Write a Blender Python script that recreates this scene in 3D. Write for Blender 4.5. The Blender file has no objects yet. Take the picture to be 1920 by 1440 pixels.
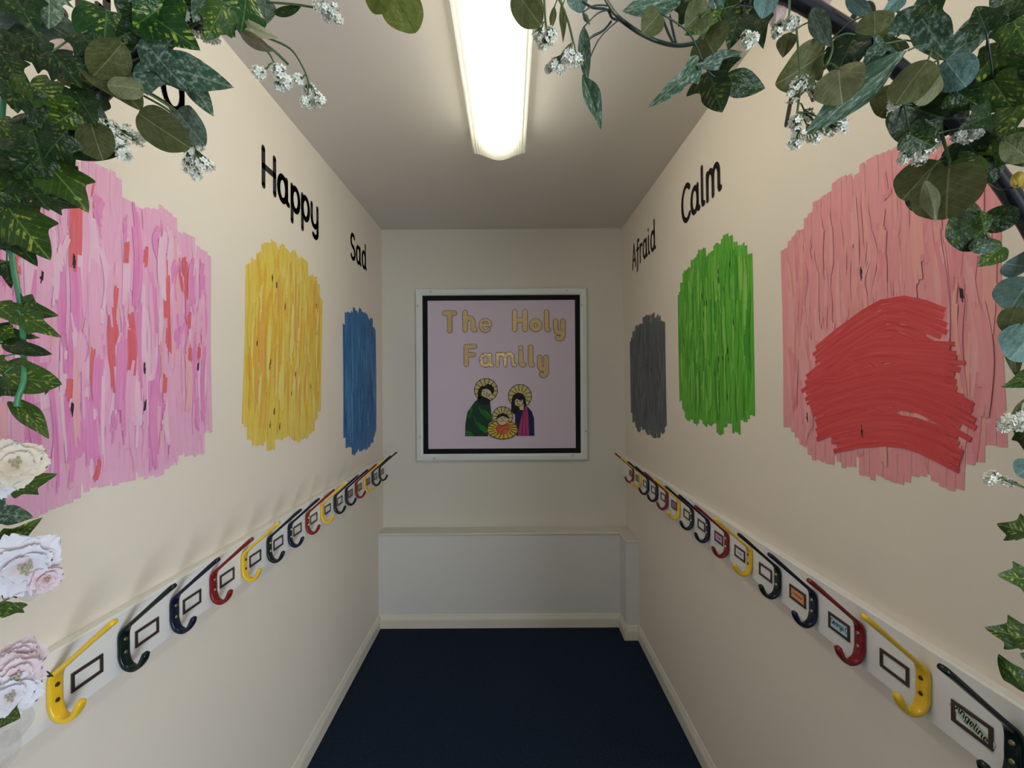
import bpy, bmesh, math, random
from math import sin, cos, pi, radians, sqrt
from mathutils import Vector, Matrix

sc = bpy.context.scene
C = sc.collection
random.seed(7)

# ------------------------------------------------------------------ camera
F = 820.0                      # focal length in pixels of the 1920-wide frame
VX, VY = 956.0, 721.0          # vanishing point of the corridor
ROLL = 0.006
EYE = 1.45
cam_d = bpy.data.cameras.new('camera')
cam = bpy.data.objects.new('camera', cam_d); C.objects.link(cam)
cam_d.sensor_width = 36.0
cam_d.lens = F / 1920 * 36
cam_d.shift_x = (960 - VX) / 1920
cam_d.shift_y = (VY - 720) / 1920
cam_d.clip_start = 0.01
cam.matrix_world = Matrix.Translation((0, 0, EYE)) @ Matrix.Rotation(radians(90), 4, 'X') @ Matrix.Rotation(-ROLL, 4, 'Z')
sc.camera = cam

# ------------------------------------------------------------------ world: daylight coming in at the open end behind the camera
w = bpy.data.worlds.new('world'); sc.world = w; w.use_nodes = True
bg = w.node_tree.nodes['Background']
bg.inputs[0].default_value = (0.74, 0.87, 1.0, 1)
bg.inputs[1].default_value = 0.42
sc.view_settings.view_transform = 'Standard'
sc.view_settings.look = 'None'
sc.view_settings.gamma = 1
sc.view_settings.use_curve_mapping = False
sc.view_settings.exposure = 0.0
try:
    sc.cycles.use_denoising = True
    sc.cycles.max_bounces = 10
    sc.cycles.transparent_max_bounces = 12
    sc.cycles.sample_clamp_indirect = 6
except Exception:
    pass
TUBE_POWER = 34.0
# daylight from the window of the room the corridor opens off, behind the camera on the right
ld = bpy.data.lights.new('window_daylight', 'AREA'); ld.shape = 'RECTANGLE'; ld.size = 1.1; ld.size_y = 1.2
ld.energy = 55.0; ld.color = (0.82, 0.90, 1.0)
lo = bpy.data.objects.new('window_daylight', ld); C.objects.link(lo)
lo.location = (1.50, -1.25, 0.85)
lo.rotation_euler = (Vector((-0.7, 1.3, 1.05)) - lo.location).to_track_quat('-Z', 'Y').to_euler()

# ------------------------------------------------------------------ dimensions (metres)
XL = -0.792                    # left wall
def xr(z): return 0.729 - 0.026 * z / 2.418     # right wall leans in slightly
ZC = 2.418                     # ceiling
YW = 0.27                      # where the corridor walls start
YB = 2.722                     # back wall
Y0 = -1.25                     # the open end behind the camera

def P(px, py, Z):
    """the point at depth Z seen at pixel (px, py)"""
    dx, dy = px - VX, py - VY
    return Vector(((dx - ROLL * dy) * Z / F, Z, EYE - (dy + ROLL * dx) * Z / F))

# ------------------------------------------------------------------ materials
def nodes(name):
    m = bpy.data.materials.new(name); m.use_nodes = True
    nt = m.node_tree
    return m, nt, nt.nodes['Principled BSDF']

def N(nt, t, **kw):
    n = nt.nodes.new(t)
    for k, v in kw.items(): setattr(n, k, v)
    return n

def math_(nt, op, a, b=None, clamp=False):
    n = N(nt, 'ShaderNodeMath', operation=op); n.use_clamp = clamp
    for i, v in enumerate((a, b)):
        if v is None: continue
        if isinstance(v, (int, float)): n.inputs[i].default_value = v
        else: nt.links.new(v, n.inputs[i])
    return n.outputs[0]

def mixc(nt, f, a, b):
    n = N(nt, 'ShaderNodeMix', data_type='RGBA')
    for s, v in ((n.inputs[0], f), (n.inputs[6], a), (n.inputs[7], b)):
        if isinstance(v, (int, float)): s.default_value = v
        elif isinstance(v, tuple): s.default_value = v if len(v) == 4 else v + (1,)
        else: nt.links.new(v, s)
    return n.outputs[2]

def noise(nt, vec, scale, detail=2.0, rough=0.5):
    n = N(nt, 'ShaderNodeTexNoise')
    n.inputs['Scale'].default_value = scale
    n.inputs['Detail'].default_value = detail
    n.inputs['Roughness'].default_value = rough
    if vec is not None: nt.links.new(vec, n.inputs['Vector'])
    return n.outputs[0]

def bump(nt, h, strength, dist, bsdf):
    b = N(nt, 'ShaderNodeBump')
    b.inputs['Strength'].default_value = strength
    b.inputs['Distance'].default_value = dist
    nt.links.new(h, b.inputs['Height']); nt.links.new(b.outputs[0], bsdf.inputs['Normal'])

def ramp(nt, v, lo, hi):
    n = N(nt, 'ShaderNodeMapRange'); n.clamp = True
    n.inputs[1].default_value = lo; n.inputs[2].default_value = hi
    nt.links.new(v, n.inputs[0])
    return n.outputs[0]

def plain(name, col, rough=0.5, metal=0.0, var=0.06, nscale=30, bmp=0.0, coat=0.0, spec=None):
    m, nt, b = nodes(name)
    tc = N(nt, 'ShaderNodeTexCoord').outputs['Object']
    f = noise(nt, tc, nscale, 3)
    dark = tuple(max(0, c * (1 - var)) for c in col); lite = tuple(min(1, c * (1 + var)) for c in col)
    nt.links.new(mixc(nt, f, dark, lite), b.inputs['Base Color'])
    b.inputs['Roughness'].default_value = rough
    b.inputs['Metallic'].default_value = metal
    if coat: b.inputs['Coat Weight'].default_value = coat; b.inputs['Coat Roughness'].default_value = 0.1
    if spec is not None: b.inputs['Specular IOR Level'].default_value = spec
    if bmp: bump(nt, noise(nt, tc, nscale * 8, 3), bmp, 0.002, b)
    return m

M = {}
M['cream'] = plain('cream_wall_paint', (0.79, 0.72, 0.615), 0.75, var=0.015, nscale=3, bmp=0.12)
M['ceiling'] = plain('ceiling_paint', (0.70, 0.66, 0.61), 0.85, var=0.015, nscale=3, bmp=0.08)
M['backwall'] = plain('back_wall_paint', (0.68, 0.65, 0.58), 0.7, var=0.015, nscale=3, bmp=0.12)
M['boxing'] = plain('boxing_paint', (0.70, 0.69, 0.66), 0.6, var=0.02, nscale=3, bmp=0.1)
M['gloss'] = plain('skirting_gloss', (0.74, 0.69, 0.58), 0.35, var=0.05, nscale=6)
M['rail'] = plain('white_rail_paint', (0.80, 0.79, 0.76), 0.4, var=0.02, nscale=5)
M['pvc'] = plain('frame_white', (0.72, 0.76, 0.74), 0.35, var=0.03, nscale=8)
M['black'] = plain('black_border', (0.008, 0.008, 0.009), 0.7, spec=0.15)
M['paint_black'] = plain('black_paint', (0.014, 0.010, 0.010), 0.5)
M['lilac'] = plain('lilac_paper', (0.66, 0.565, 0.69), 0.8, var=0.03, nscale=4)
M['steel'] = plain('steel_screw', (0.55, 0.53, 0.48), 0.35, metal=1.0)
M['brass'] = plain('brass_screw', (0.55, 0.45, 0.25), 0.35, metal=1.0)
M['bronze'] = plain('bronze_frame', (0.085, 0.06, 0.05), 0.35, metal=0.6, var=0.2)
M['hook_yellow'] = plain('yellow_plastic', (0.80, 0.50, 0.02), 0.25, coat=0.1, var=0.03)
M['hook_green'] = plain('dark_green_plastic', (0.004, 0.014, 0.012), 0.25, coat=0.1, spec=0.3)
M['hook_navy'] = plain('navy_plastic', (0.005, 0.009, 0.032), 0.25, coat=0.1, spec=0.3)
M['hook_red'] = plain('dark_red_plastic', (0.20, 0.010, 0.010), 0.25, coat=0.1, spec=0.35)
M['tubeblack'] = plain('black_tube_plastic', (0.008, 0.008, 0.011), 0.3, coat=0.3)
M['stem'] = plain('stem_green', (0.06, 0.11, 0.035), 0.5, var=0.3, nscale=60)
M['stemdark'] = plain('stem_dark', (0.025, 0.05, 0.035), 0.4, var=0.3, nscale=60)
M['vine'] = plain('vine_plastic', (0.05, 0.22, 0.10), 0.45, var=0.2, nscale=80)
M['floret'] = plain('white_floret', (0.84, 0.84, 0.74), 0.6, var=0.10, nscale=120)
M['bud'] = plain('pale_bud', (0.50, 0.56, 0.36), 0.6, var=0.2, nscale=90)

# carpet
m, nt, b = nodes('navy_carpet'); M['carpet'] = m
tc = N(nt, 'ShaderNodeTexCoord').outputs['Object']
f1 = noise(nt, tc, 160, 3, 0.7); f2 = noise(nt, tc, 22, 2)
c1 = mixc(nt, ramp(nt, f1, 0.38, 0.68), (0.005, 0.009, 0.020), (0.022, 0.037, 0.070))
nt.links.new(mixc(nt, math_(nt, 'MULTIPLY', f2, 0.5), c1, (0.009, 0.018, 0.045)), b.inputs['Base Color'])
b.inputs['Roughness'].default_value = 0.95; b.inputs['Specular IOR Level'].default_value = 0.1
bump(nt, noise(nt, tc, 300, 2), 0.7, 0.004, b)

# gold foil
m, nt, b = nodes('gold_foil'); M['foil'] = m
tc = N(nt, 'ShaderNodeTexCoord').outputs['Object']
nt.links.new(mixc(nt, noise(nt, tc, 40, 3), (0.46, 0.32, 0.13), (0.66, 0.49, 0.23)), b.inputs['Base Color'])
b.inputs['Metallic'].default_value = 0.2; b.inputs['Roughness'].default_value = 0.4
bump(nt, noise(nt, tc, 45, 3), 0.15, 0.004, b)
m, nt, b = nodes('crinkled_gold_foil'); M['foil_crinkled'] = m
tc = N(nt, 'ShaderNodeTexCoord').outputs['Object']
nt.links.new(mixc(nt, noise(nt, tc, 40, 3), (0.45, 0.30, 0.12), (0.78, 0.60, 0.32)), b.inputs['Base Color'])
b.inputs['Metallic'].default_value = 0.45; b.inputs['Roughness'].default_value = 0.2
bump(nt, noise(nt, tc, 70, 4), 0.6, 0.008, b)
M['outline'] = plain('brown_card_edge', (0.10, 0.06, 0.04), 0.6)

# light diffuser: clear ribbed plastic that scatters
m = bpy.data.materials.new('ribbed_diffuser'); m.use_nodes = True; M['diffuser'] = m
nt = m.node_tree; nt.nodes.clear()
out = N(nt, 'ShaderNodeOutputMaterial')
tr = N(nt, 'ShaderNodeBsdfTransparent'); tr.inputs[0].default_value = (0.97, 0.98, 0.93, 1)
tl = N(nt, 'ShaderNodeBsdfTranslucent'); tl.inputs[0].default_value = (0.66, 0.66, 0.58, 1)
df = N(nt, 'ShaderNodeBsdfDiffuse'); df.inputs[0].default_value = (0.9, 0.9, 0.84, 1)
mx = N(nt, 'ShaderNodeMixShader'); mx.inputs[0].default_value = 0.25
nt.links.new(tl.outputs[0], mx.inputs[1]); nt.links.new(df.outputs[0], mx.inputs[2])
mx2 = N(nt, 'ShaderNodeMixShader'); mx2.inputs[0].default_value = 0.45
nt.links.new(tr.outputs[0], mx2.inputs[1]); nt.links.new(mx.outputs[0], mx2.inputs[2])
nt.links.new(mx2.outputs[0], out.inputs[0])

m = bpy.data.materials.new('fluorescent_tube'); m.use_nodes = True; M['tube'] = m
nt = m.node_tree; nt.nodes.clear()
out = N(nt, 'ShaderNodeOutputMaterial'); em = N(nt, 'ShaderNodeEmission')
em.inputs[0].default_value = (1.0, 0.94, 0.81, 1); em.inputs[1].default_value = TUBE_POWER
nt.links.new(em.outputs[0], out.inputs[0])

def leaf_mat(name, base, alt, vein, varieg=0.0, frost=0.0, rough=0.4, varcol=(0.45, 0.48, 0.06), sheer=0.0):
    m, nt, b = nodes(name)
    base, alt, vein = [tuple(min(0.8, c * (1.35 if c < 0.3 else 1)) for c in q) for q in (base, alt, vein)]
    b.inputs['Specular IOR Level'].default_value = 0.28
    uv = N(nt, 'ShaderNodeTexCoord').outputs['UV']
    sep = N(nt, 'ShaderNodeSeparateXYZ'); nt.links.new(uv, sep.inputs[0])
    x, y = sep.outputs[0], sep.outputs[1]
    ax = math_(nt, 'ABSOLUTE', math_(nt, 'SUBTRACT', x, 0.5))
    rnd = N(nt, 'ShaderNodeObjectInfo').outputs['Random']
    off = N(nt, 'ShaderNodeVectorMath', operation='ADD'); nt.links.new(uv, off.inputs[0])
    cmb = N(nt, 'ShaderNodeCombineXYZ'); nt.links.new(math_(nt, 'MULTIPLY', rnd, 37.0), cmb.inputs[2]); nt.links.new(cmb.outputs[0], off.inputs[1])
    vec = off.outputs[0]
    n1 = noise(nt, vec, 4.5, 3)
    col = mixc(nt, ramp(nt, n1, 0.3, 0.7), base, alt)
    col = mixc(nt, math_(nt, 'MULTIPLY', rnd, 0.45), col, tuple(c * 0.5 for c in base))
    # side veins run outwards and forwards from the midrib
    s = math_(nt, 'FRACT', math_(nt, 'MULTIPLY', math_(nt, 'SUBTRACT', y, math_(nt, 'MULTIPLY', ax, 0.9)), 7.0))
    sv = math_(nt, 'LESS_THAN', s, 0.09)
    sv = math_(nt, 'MULTIPLY', sv, 0.35)
    mid = math_(nt, 'LESS_THAN', ax, 0.014)
    if varieg:
        # cream-yellow patches following the veins
        p = math_(nt, 'MULTIPLY', ramp(nt, noise(nt, vec, 7.0, 4, 0.6), 0.54, 0.60), math_(nt, 'LESS_THAN', math_(nt, 'ABSOLUTE', math_(nt, 'SUBTRACT', s, 0.2)), 0.32))
        p = math_(nt, 'MULTIPLY', p, ramp(nt, ax, 0.42, 0.10))
        col = mixc(nt, math_(nt, 'MULTIPLY', p, varieg), col, varcol)
    col = mixc(nt, math_(nt, 'MAXIMUM', sv, mid), col, vein)
    if frost:
        p = ramp(nt, noise(nt, vec, 9.0, 5, 0.75), 0.50, 0.68)
        col = mixc(nt, math_(nt, 'MULTIPLY', p, frost), col, (0.42, 0.50, 0.44))
        g = ramp(nt, noise(nt, vec, 90.0, 1), 0.68, 0.72)
        nt.links.new(math_(nt, 'SUBTRACT', rough, math_(nt, 'MULTIPLY', g, 0.25)), b.inputs['Roughness'])
        col = mixc(nt, math_(nt, 'MULTIPLY', math_(nt, 'MULTIPLY', g, p), 0.8), col, (0.85, 0.9, 0.85))
    else:
        b.inputs['Roughness'].default_value = rough
    nt.links.new(col, b.inputs['Base Color'])
    h = math_(nt, 'ADD', math_(nt, 'MULTIPLY', math_(nt, 'MAXIMUM', sv, mid), -1.0), n1)
    bump(nt, h, 0.25, 0.02, b)
    if True:
        out = nt.nodes['Material Output']
        t = N(nt, 'ShaderNodeBsdfTranslucent'); nt.links.new(col, t.inputs[0])
        mx = N(nt, 'ShaderNodeMixShader'); mx.inputs[0].default_value = 0.22
        nt.links.new(b.outputs[0], mx.inputs[1]); nt.links.new(t.outputs[0], mx.inputs[2])
        last = mx
        if sheer:
            tp = N(nt, 'ShaderNodeBsdfTransparent')
            m3 = N(nt, 'ShaderNodeMixShader'); m3.inputs[0].default_value = sheer
            nt.links.new(mx.outputs[0], m3.inputs[1]); nt.links.new(tp.outputs[0], m3.inputs[2]); last = m3
        nt.links.new(last.outputs[0], out.inputs[0])
    return m

LM = {
    'ivy':   leaf_mat('ivy_leaf', (0.022, 0.055, 0.008), (0.045, 0.092, 0.012), (0.10, 0.15, 0.03), 0.75),
    'heart': leaf_mat('heart_leaf', (0.011, 0.045, 0.009), (0.024, 0.075, 0.012), (0.05, 0.12, 0.03), 0.9, rough=0.3),
    'dark':  leaf_mat('dark_leaf', (0.009, 0.022, 0.007), (0.018, 0.042, 0.010), (0.03, 0.07, 0.02), 0.25, rough=0.35),
    'frost': leaf_mat('frosted_leaf', (0.024, 0.062, 0.030), (0.048, 0.095, 0.052), (0.12, 0.16, 0.10), 0.0, 0.75, rough=0.45),
    'olive': leaf_mat('olive_leaf', (0.055, 0.065, 0.018), (0.085, 0.097, 0.032), (0.14, 0.15, 0.06), 0.0, rough=0.55),
    'pale':  leaf_mat('pale_olive_leaf', (0.15, 0.16, 0.07), (0.20, 0.21, 0.10), (0.26, 0.27, 0.15), 0.0, rough=0.6),
    'blue':  leaf_mat('blue_green_leaf', (0.075, 0.155, 0.135), (0.12, 0.21, 0.18), (0.18, 0.26, 0.23), 0.0, 0.15, rough=0.6),
    'grey':  leaf_mat('grey_green_leaf', (0.048, 0.076, 0.048), (0.072, 0.102, 0.07), (0.13, 0.17, 0.12), 0.0, 0.25, rough=0.55),
    'lime':  leaf_mat('bright_olive_leaf', (0.085, 0.115, 0.016), (0.125, 0.155, 0.028), (0.05, 0.07, 0.01), 0.0, rough=0.5),
    'cream': leaf_mat('yellow_cream_leaf', (0.45, 0.45, 0.17), (0.55, 0.55, 0.28), (0.35, 0.38, 0.12), 0.0, rough=0.6),
    'gold':  leaf_mat('golden_leaf', (0.55, 0.38, 0.03), (0.62, 0.46, 0.06), (0.5, 0.3, 0.03), 0.0, rough=0.5),
    'brown': leaf_mat('brown_leaf', (0.085, 0.075, 0.045), (0.12, 0.105, 0.065), (0.15, 0.14, 0.09), 0.0, rough=0.6),
    'sheer': leaf_mat('sheer_petal', (0.62, 0.58, 0.50), (0.7, 0.66, 0.6), (0.6, 0.55, 0.5), 0.0, rough=0.5, sheer=0.6),
    'blush': leaf_mat('blush_petal', (0.74, 0.52, 0.48), (0.78, 0.68, 0.62), (0.74, 0.6, 0.56), 0.0, rough=0.7),
}

def petal_mat(name, core, edge):
    m, nt, b = nodes(name)
    uv = N(nt, 'ShaderNodeTexCoord').outputs['UV']
    sep = N(nt, 'ShaderNodeSeparateXYZ'); nt.links.new(uv, sep.inputs[0])
    n = noise(nt, uv, 5, 2)
    f = ramp(nt, math_(nt, 'ADD', sep.outputs[1], math_(nt, 'MULTIPLY', n, 0.5)), 0.35, 0.95)
    col = mixc(nt, f, core, edge)
    nt.links.new(col, b.inputs['Base Color']); b.inputs['Roughness'].default_value = 0.7
    t = N(nt, 'ShaderNodeBsdfTranslucent'); nt.links.new(col, t.inputs[0])
    mx = N(nt, 'ShaderNodeMixShader'); mx.inputs[0].default_value = 0.3
    nt.links.new(b.outputs[0], mx.inputs[1]); nt.links.new(t.outputs[0], mx.inputs[2])
    nt.links.new(mx.outputs[0], nt.nodes['Material Output'].inputs[0])
    return m
M['petal_white'] = petal_mat('white_petal', (0.80, 0.62, 0.62), (0.82, 0.83, 0.88))
M['petal_pink'] = petal_mat('pink_petal', (0.80, 0.33, 0.42), (0.82, 0.72, 0.76))
M['petal_cream'] = petal_mat('cream_petal', (0.80, 0.62, 0.45), (0.84, 0.78, 0.66))

# ------------------------------------------------------------------ object helpers
def link_mesh(name, verts, faces, mat=None, parent=None, smooth=False, uvs=None, mats=None, fmat=None):
    me = bpy.data.meshes.new(name)
    me.from_pydata([tuple(v) for v in verts], [], faces)
    if mats:
        for q in mats: me.materials.append(q)
        if fmat: me.polygons.foreach_set('material_index', fmat)
    elif mat: me.materials.append(mat)
    if smooth: me.polygons.foreach_set('use_smooth', [True] * len(me.polygons))
    if uvs:
        ul = me.uv_layers.new(name='UVMap')
        for lp in me.loops: ul.data[lp.index].uv = uvs[lp.vertex_index]
    me.update()
    o = bpy.data.objects.new(name, me); C.objects.link(o)
    if parent:
        o.parent = parent; o.matrix_parent_inverse = Matrix.Translation(-parent.location)
    return o

def tag(o, label, cat, group=None):
    o['label'] = label; o['category'] = cat
    if group: o['group'] = group
    return o

def thing(name, label, cat, loc=(0, 0, 0), group=None):
    o = bpy.data.objects.new(name, None); C.objects.link(o)
    o.location = loc; o.empty_display_size = 0.02
    return tag(o, label, cat, group)

def struct(o): o['kind'] = 'structure'; return o

class MB:
    """collects geometry in world coordinates"""
    def __init__(s): s.v = []; s.f = []; s.m = []; s.uv = []
    def add(s, verts, faces, mi=0, uvs=None):
        o = len(s.v); s.v += [Vector(v) for v in verts]
        s.uv += uvs if uvs else [(0, 0)] * len(verts)
        s.f += [tuple(i + o for i in f) for f in faces]; s.m += [mi] * len(faces)
    def box(s, a, b, mi=0):
        x0, y0, z0 = a; x1, y1, z1 = b
        s.add([(x0, y0, z0), (x1, y0, z0), (x1, y1, z0), (x0, y1, z0), (x0, y0, z1), (x1, y0, z1), (x1, y1, z1), (x0, y1, z1)],
              [(0, 3, 2, 1), (4, 5, 6, 7), (0, 1, 5, 4), (1, 2, 6, 5), (2, 3, 7, 6), (3, 0, 4, 7)], mi)
    def prism(s, poly, d, mi=0):
        """poly: list of 3D points (planar), extruded by vector d"""
        n = len(poly); d = Vector(d)
        vs = [Vector(p) for p in poly] + [Vector(p) + d for p in poly]
        s.add(vs, [tuple(range(n))[::-1], tuple(range(n, 2 * n))] + [(i, (i + 1) % n, n + (i + 1) % n, n + i) for i in range(n)], mi)
    def tube(s, pts, rad, seg=8, mi=0):
        pts = [Vector(p) for p in pts]; n = len(pts)
        rads = rad if isinstance(rad, (list, tuple)) else [rad] * n
        vs = []; up = None
        for i, p in enumerate(pts):
            t = (pts[min(i + 1, n - 1)] - pts[max(i - 1, 0)])
            t = t.normalized() if t.length > 1e-9 else Vector((0, 0, 1))
            if up is None:
                up = t.orthogonal().normalized()
            up = (up - t * up.dot(t)); up = up.normalized() if up.length > 1e-6 else t.orthogonal().normalized()
            r = t.cross(up)
            for k in range(seg):
                a = 2 * pi * k / seg
                vs.append(p + (up * cos(a) + r * sin(a)) * rads[i])
        fs = [(i * seg + k, i * seg + (k + 1) % seg, (i + 1) * seg + (k + 1) % seg, (i + 1) * seg + k) for i in range(n - 1) for k in range(seg)]
        fs += [tuple(range(seg))[::-1], tuple(range((n - 1) * seg, n * seg))]
        s.add(vs, fs, mi)
    def ball(s, c, r, mi=0, nu=8, nv=5):
        c = Vector(c); vs = [c + Vector((0, 0, r))]
        for j in range(1, nv):
            for k in range(nu):
                a, bb = pi * j / nv, 2 * pi * k / nu
                vs.append(c + Vector((sin(a) * cos(bb), sin(a) * sin(bb), cos(a))) * r)
        vs.append(c - Vector((0, 0, r)))
        fs = [(0, 1 + k, 1 + (k + 1) % nu) for k in range(nu)]
        for j in range(nv - 2):
            for k in range(nu):
                fs.append((1 + j * nu + k, 1 + (j + 1) * nu + k, 1 + (j + 1) * nu + (k + 1) % nu, 1 + j * nu + (k + 1) % nu))
        e = len(vs) - 1
        fs += [(e, 1 + (nv - 2) * nu + (k + 1) % nu, 1 + (nv - 2) * nu + k) for k in range(nu)]
        s.add(vs, fs, mi)
    def build(s, name, mat, parent=None, smooth=False, uv=False):
        mats = mat if isinstance(mat, list) else [mat]
        return link_mesh(name, s.v, s.f, parent=parent, smooth=smooth, mats=mats, fmat=s.m, uvs=s.uv if uv else None)

def catmull(pts, n=6):
    pts = [tuple(p) for p in pts]; out = []
    for i in range(len(pts) - 1):
        p0, p1, p2, p3 = pts[max(i - 1, 0)], pts[i], pts[i + 1], pts[min(i + 2, len(pts) - 1)]
        for k in range(n):
            t = k / n
            out.append(tuple(0.5 * (2 * b + (c - a) * t + (2 * a - 5 * b + 4 * c - d) * t * t + (3 * b - a - 3 * c + d) * t ** 3) for a, b, c, d in zip(p0, p1, p2, p3)))
    out.append(pts[-1])
    return out

# ------------------------------------------------------------------ room shell
def slab(name, mat, a, b):
    q = MB(); q.box(a, b); return struct(q.build(name, mat))
slab('floor', M['carpet'], (-1.9, Y0 - 0.6, -0.05), (2.1, YB + 0.1, 0.0))
slab('ceiling', M['ceiling'], (-1.9, Y0 - 0.6, ZC), (2.1, YB + 0.1, ZC + 0.06))
slab('wall_left', M['cream'], (XL - 0.08, YW, 0.0), (XL, YB + 0.1, ZC))
q = MB()
q.prism([(xr(0), YW, 0), (xr(ZC), YW, ZC), (0.80, YW, ZC), (0.80, YW, 0)], (0, YB + 0.1 - YW, 0))
struct(q.build('wall_right', M['cream']))
slab('wall_back', M['backwall'], (XL, YB, 0.0), (xr(0), YB + 0.1, ZC))

# boxed-in ledge along the foot of the back wall, and its return along the right wall
YX, ZX = 2.617, 0.563
XB, YR = 0.652, 2.482          # left face and front face of the right-hand return
q = MB()
q.prism([(XL, YX, 0), (XB, YX, 0), (XB, YR, 0), (xr(0), YR, 0), (xr(0), YB, 0), (XL, YB, 0)], (0, 0, ZX - 0.012))
struct(q.build('trim_1', M['boxing']))
q = MB()
q.prism([(XL, YX - 0.006, ZX - 0.012), (XB - 0.006, YX - 0.006, ZX - 0.012), (XB - 0.006, YR - 0.006, ZX - 0.012),
         (xr(ZX), YR - 0.006, ZX - 0.012), (xr(ZX), YB, ZX - 0.012), (XL, YB, ZX - 0.012)], (0, 0, 0.014))
o = struct(q.build('trim_2', M['backwall']))
bv = o.modifiers.new('bevel', 'BEVEL'); bv.width = 0.003; bv.segments = 2

# skirting boards: profile (out, up)
SK = [(0, 0), (0.013, 0), (0.013, 0.048), (0.011, 0.056), (0.007, 0.066), (0.004, 0.076), (0, 0.078)]
def skirt(name, a, b, nrm):
    """board from a to b (floor points on the wall face), nrm = direction out of the wall"""
    q = MB(); a, b, nrm = Vector(a), Vector(b), Vector(nrm)
    pa = [a + nrm * u + Vector((0, 0, v)) for u, v in SK]
    if (b - a).cross(nrm).z > 0: pa = pa[::-1]
    q.prism(pa, b - a)
    return struct(q.build(name, M['gloss']))
skirt('baseboard_left', (XL, YW, 0), (XL, YX, 0), (1, 0, 0))
skirt('baseboard_right', (xr(0), YW, 0), (xr(0), YR, 0), (-1, 0, 0))
skirt('baseboard_back', (XL + 0.013, YX, 0), (XB, YX, 0), (0, -1, 0))
skirt('baseboard_return', (XB, YR - 0.013, 0), (XB, YX - 0.0, 0), (-1, 0, 0))
skirt('baseboard_front', (XB - 0.0, YR, 0), (xr(0) - 0.013, YR, 0), (0, -1, 0))

# ------------------------------------------------------------------ ceiling light
LX, LY0, LY1 = -0.036, 0.22, 1.715
t = thing('ceiling_light', 'long fluorescent ceiling light with ribbed white diffuser, lit', 'ceiling light', (LX, (LY0 + LY1) / 2, ZC))
q = MB(); q.box((LX - 0.085, LY0 + 0.02, ZC - 0.022), (LX + 0.085, LY1 - 0.02, ZC)); q.build('base_tray', M['pvc'], t)
prof = []
for i in range(41):
    u = -1 + 2 * i / 40
    x = u * 0.101
    z = ZC - 0.062 - 0.027 * (1 + cos(pi * u)) / 2 + (0.0008 if i % 2 else 0)
    prof.append((x, z))
prof = [(-0.092, ZC - 0.001), (-0.094, ZC - 0.03), (-0.099, ZC - 0.056)] + prof + [(0.099, ZC - 0.056), (0.094, ZC - 0.03), (0.092, ZC - 0.001)]
q = MB(); n = len(prof)
q.add([(LX + x, LY0, z) for x, z in prof] + [(LX + x, LY1, z) for x, z in prof], [(i, i + 1, n + i + 1, n + i) for i in range(n - 1)])
q.build('diffuser', M['diffuser'], t)
for yy in (LY0, LY1):
    q = MB(); q.add([(LX + x, yy, z) for x, z in prof], [tuple(range(n))])
    q.build('end_cap', M['diffuser'], t)
q = MB(); q.tube([(LX, LY0 + 0.07, ZC - 0.05), (LX, LY1 - 0.07, ZC - 0.05)], 0.019, 16)
q.build('lamp_tube', M['tube'], t)

# ------------------------------------------------------------------ coat rails
BZ0, BZ1, BT = 0.884, 1.004, 0.020
def wallface(side, z):           # board face x
    return XL + BT if side < 0 else xr(0.944) - BT
for side, nm in ((-1, 'left'), (1, 'right')):
    q = MB(); z0, z1 = BZ0, BZ1
    xw0, xw1 = (XL, XL) if side < 0 else (xr(z0), xr(z1))
    f = wallface(side, 0)
    pr = [(xw0, z0), (f, z0), (f, z1 - 0.003), (f - side * -0.003, z1), (xw1, z1)]
    pts = [(x, 0.30, z) for x, z in pr]
    if side > 0: pts = pts[::-1]
    q.prism(pts, (0, YB - 0.30, 0))
    tag(q.build('coat_rail', M['rail']), 'long white painted board carrying coat hooks along the %s wall' % nm, 'coat rail')

HPATH = catmull([(0.106, 0.168), (0.085, 0.150), (0.055, 0.1235), (0.025, 0.097), (0.009, 0.082), (0.0045, 0.068), (0.0045, 0.045), (0.005, 0.028), (0.011, 0.011), (0.024, 0.004), (0.036, 0.009), (0.044, 0.021), (0.049, 0.036)], 4)
def hook_section(i, n):
    """half width along the rail, half thickness"""
    s = i / (n - 1)
    keys = [(0, 0.0050, 0.0035), (0.02, 0.0075, 0.0047), (0.06, 0.0078, 0.0046), (0.2, 0.0068, 0.0036), (0.30, 0.0085, 0.0036), (0.345, 0.0118, 0.0042), (0.42, 0.0120, 0.0042), (0.58, 0.0120, 0.0042), (0.68, 0.0108, 0.0046),
            (0.82, 0.0075, 0.0046), (0.93, 0.0085, 0.0052), (0.98, 0.0072, 0.0046), (1.0, 0.0035, 0.0025)]
    for a, b in zip(keys, keys[1:]):
        if s <= b[0]:
            t_ = (s - a[0]) / (b[0] - a[0])
            return a[1] + (b[1] - a[1]) * t_, a[2] + (b[2] - a[2]) * t_
    return keys[-1][1:]
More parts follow.
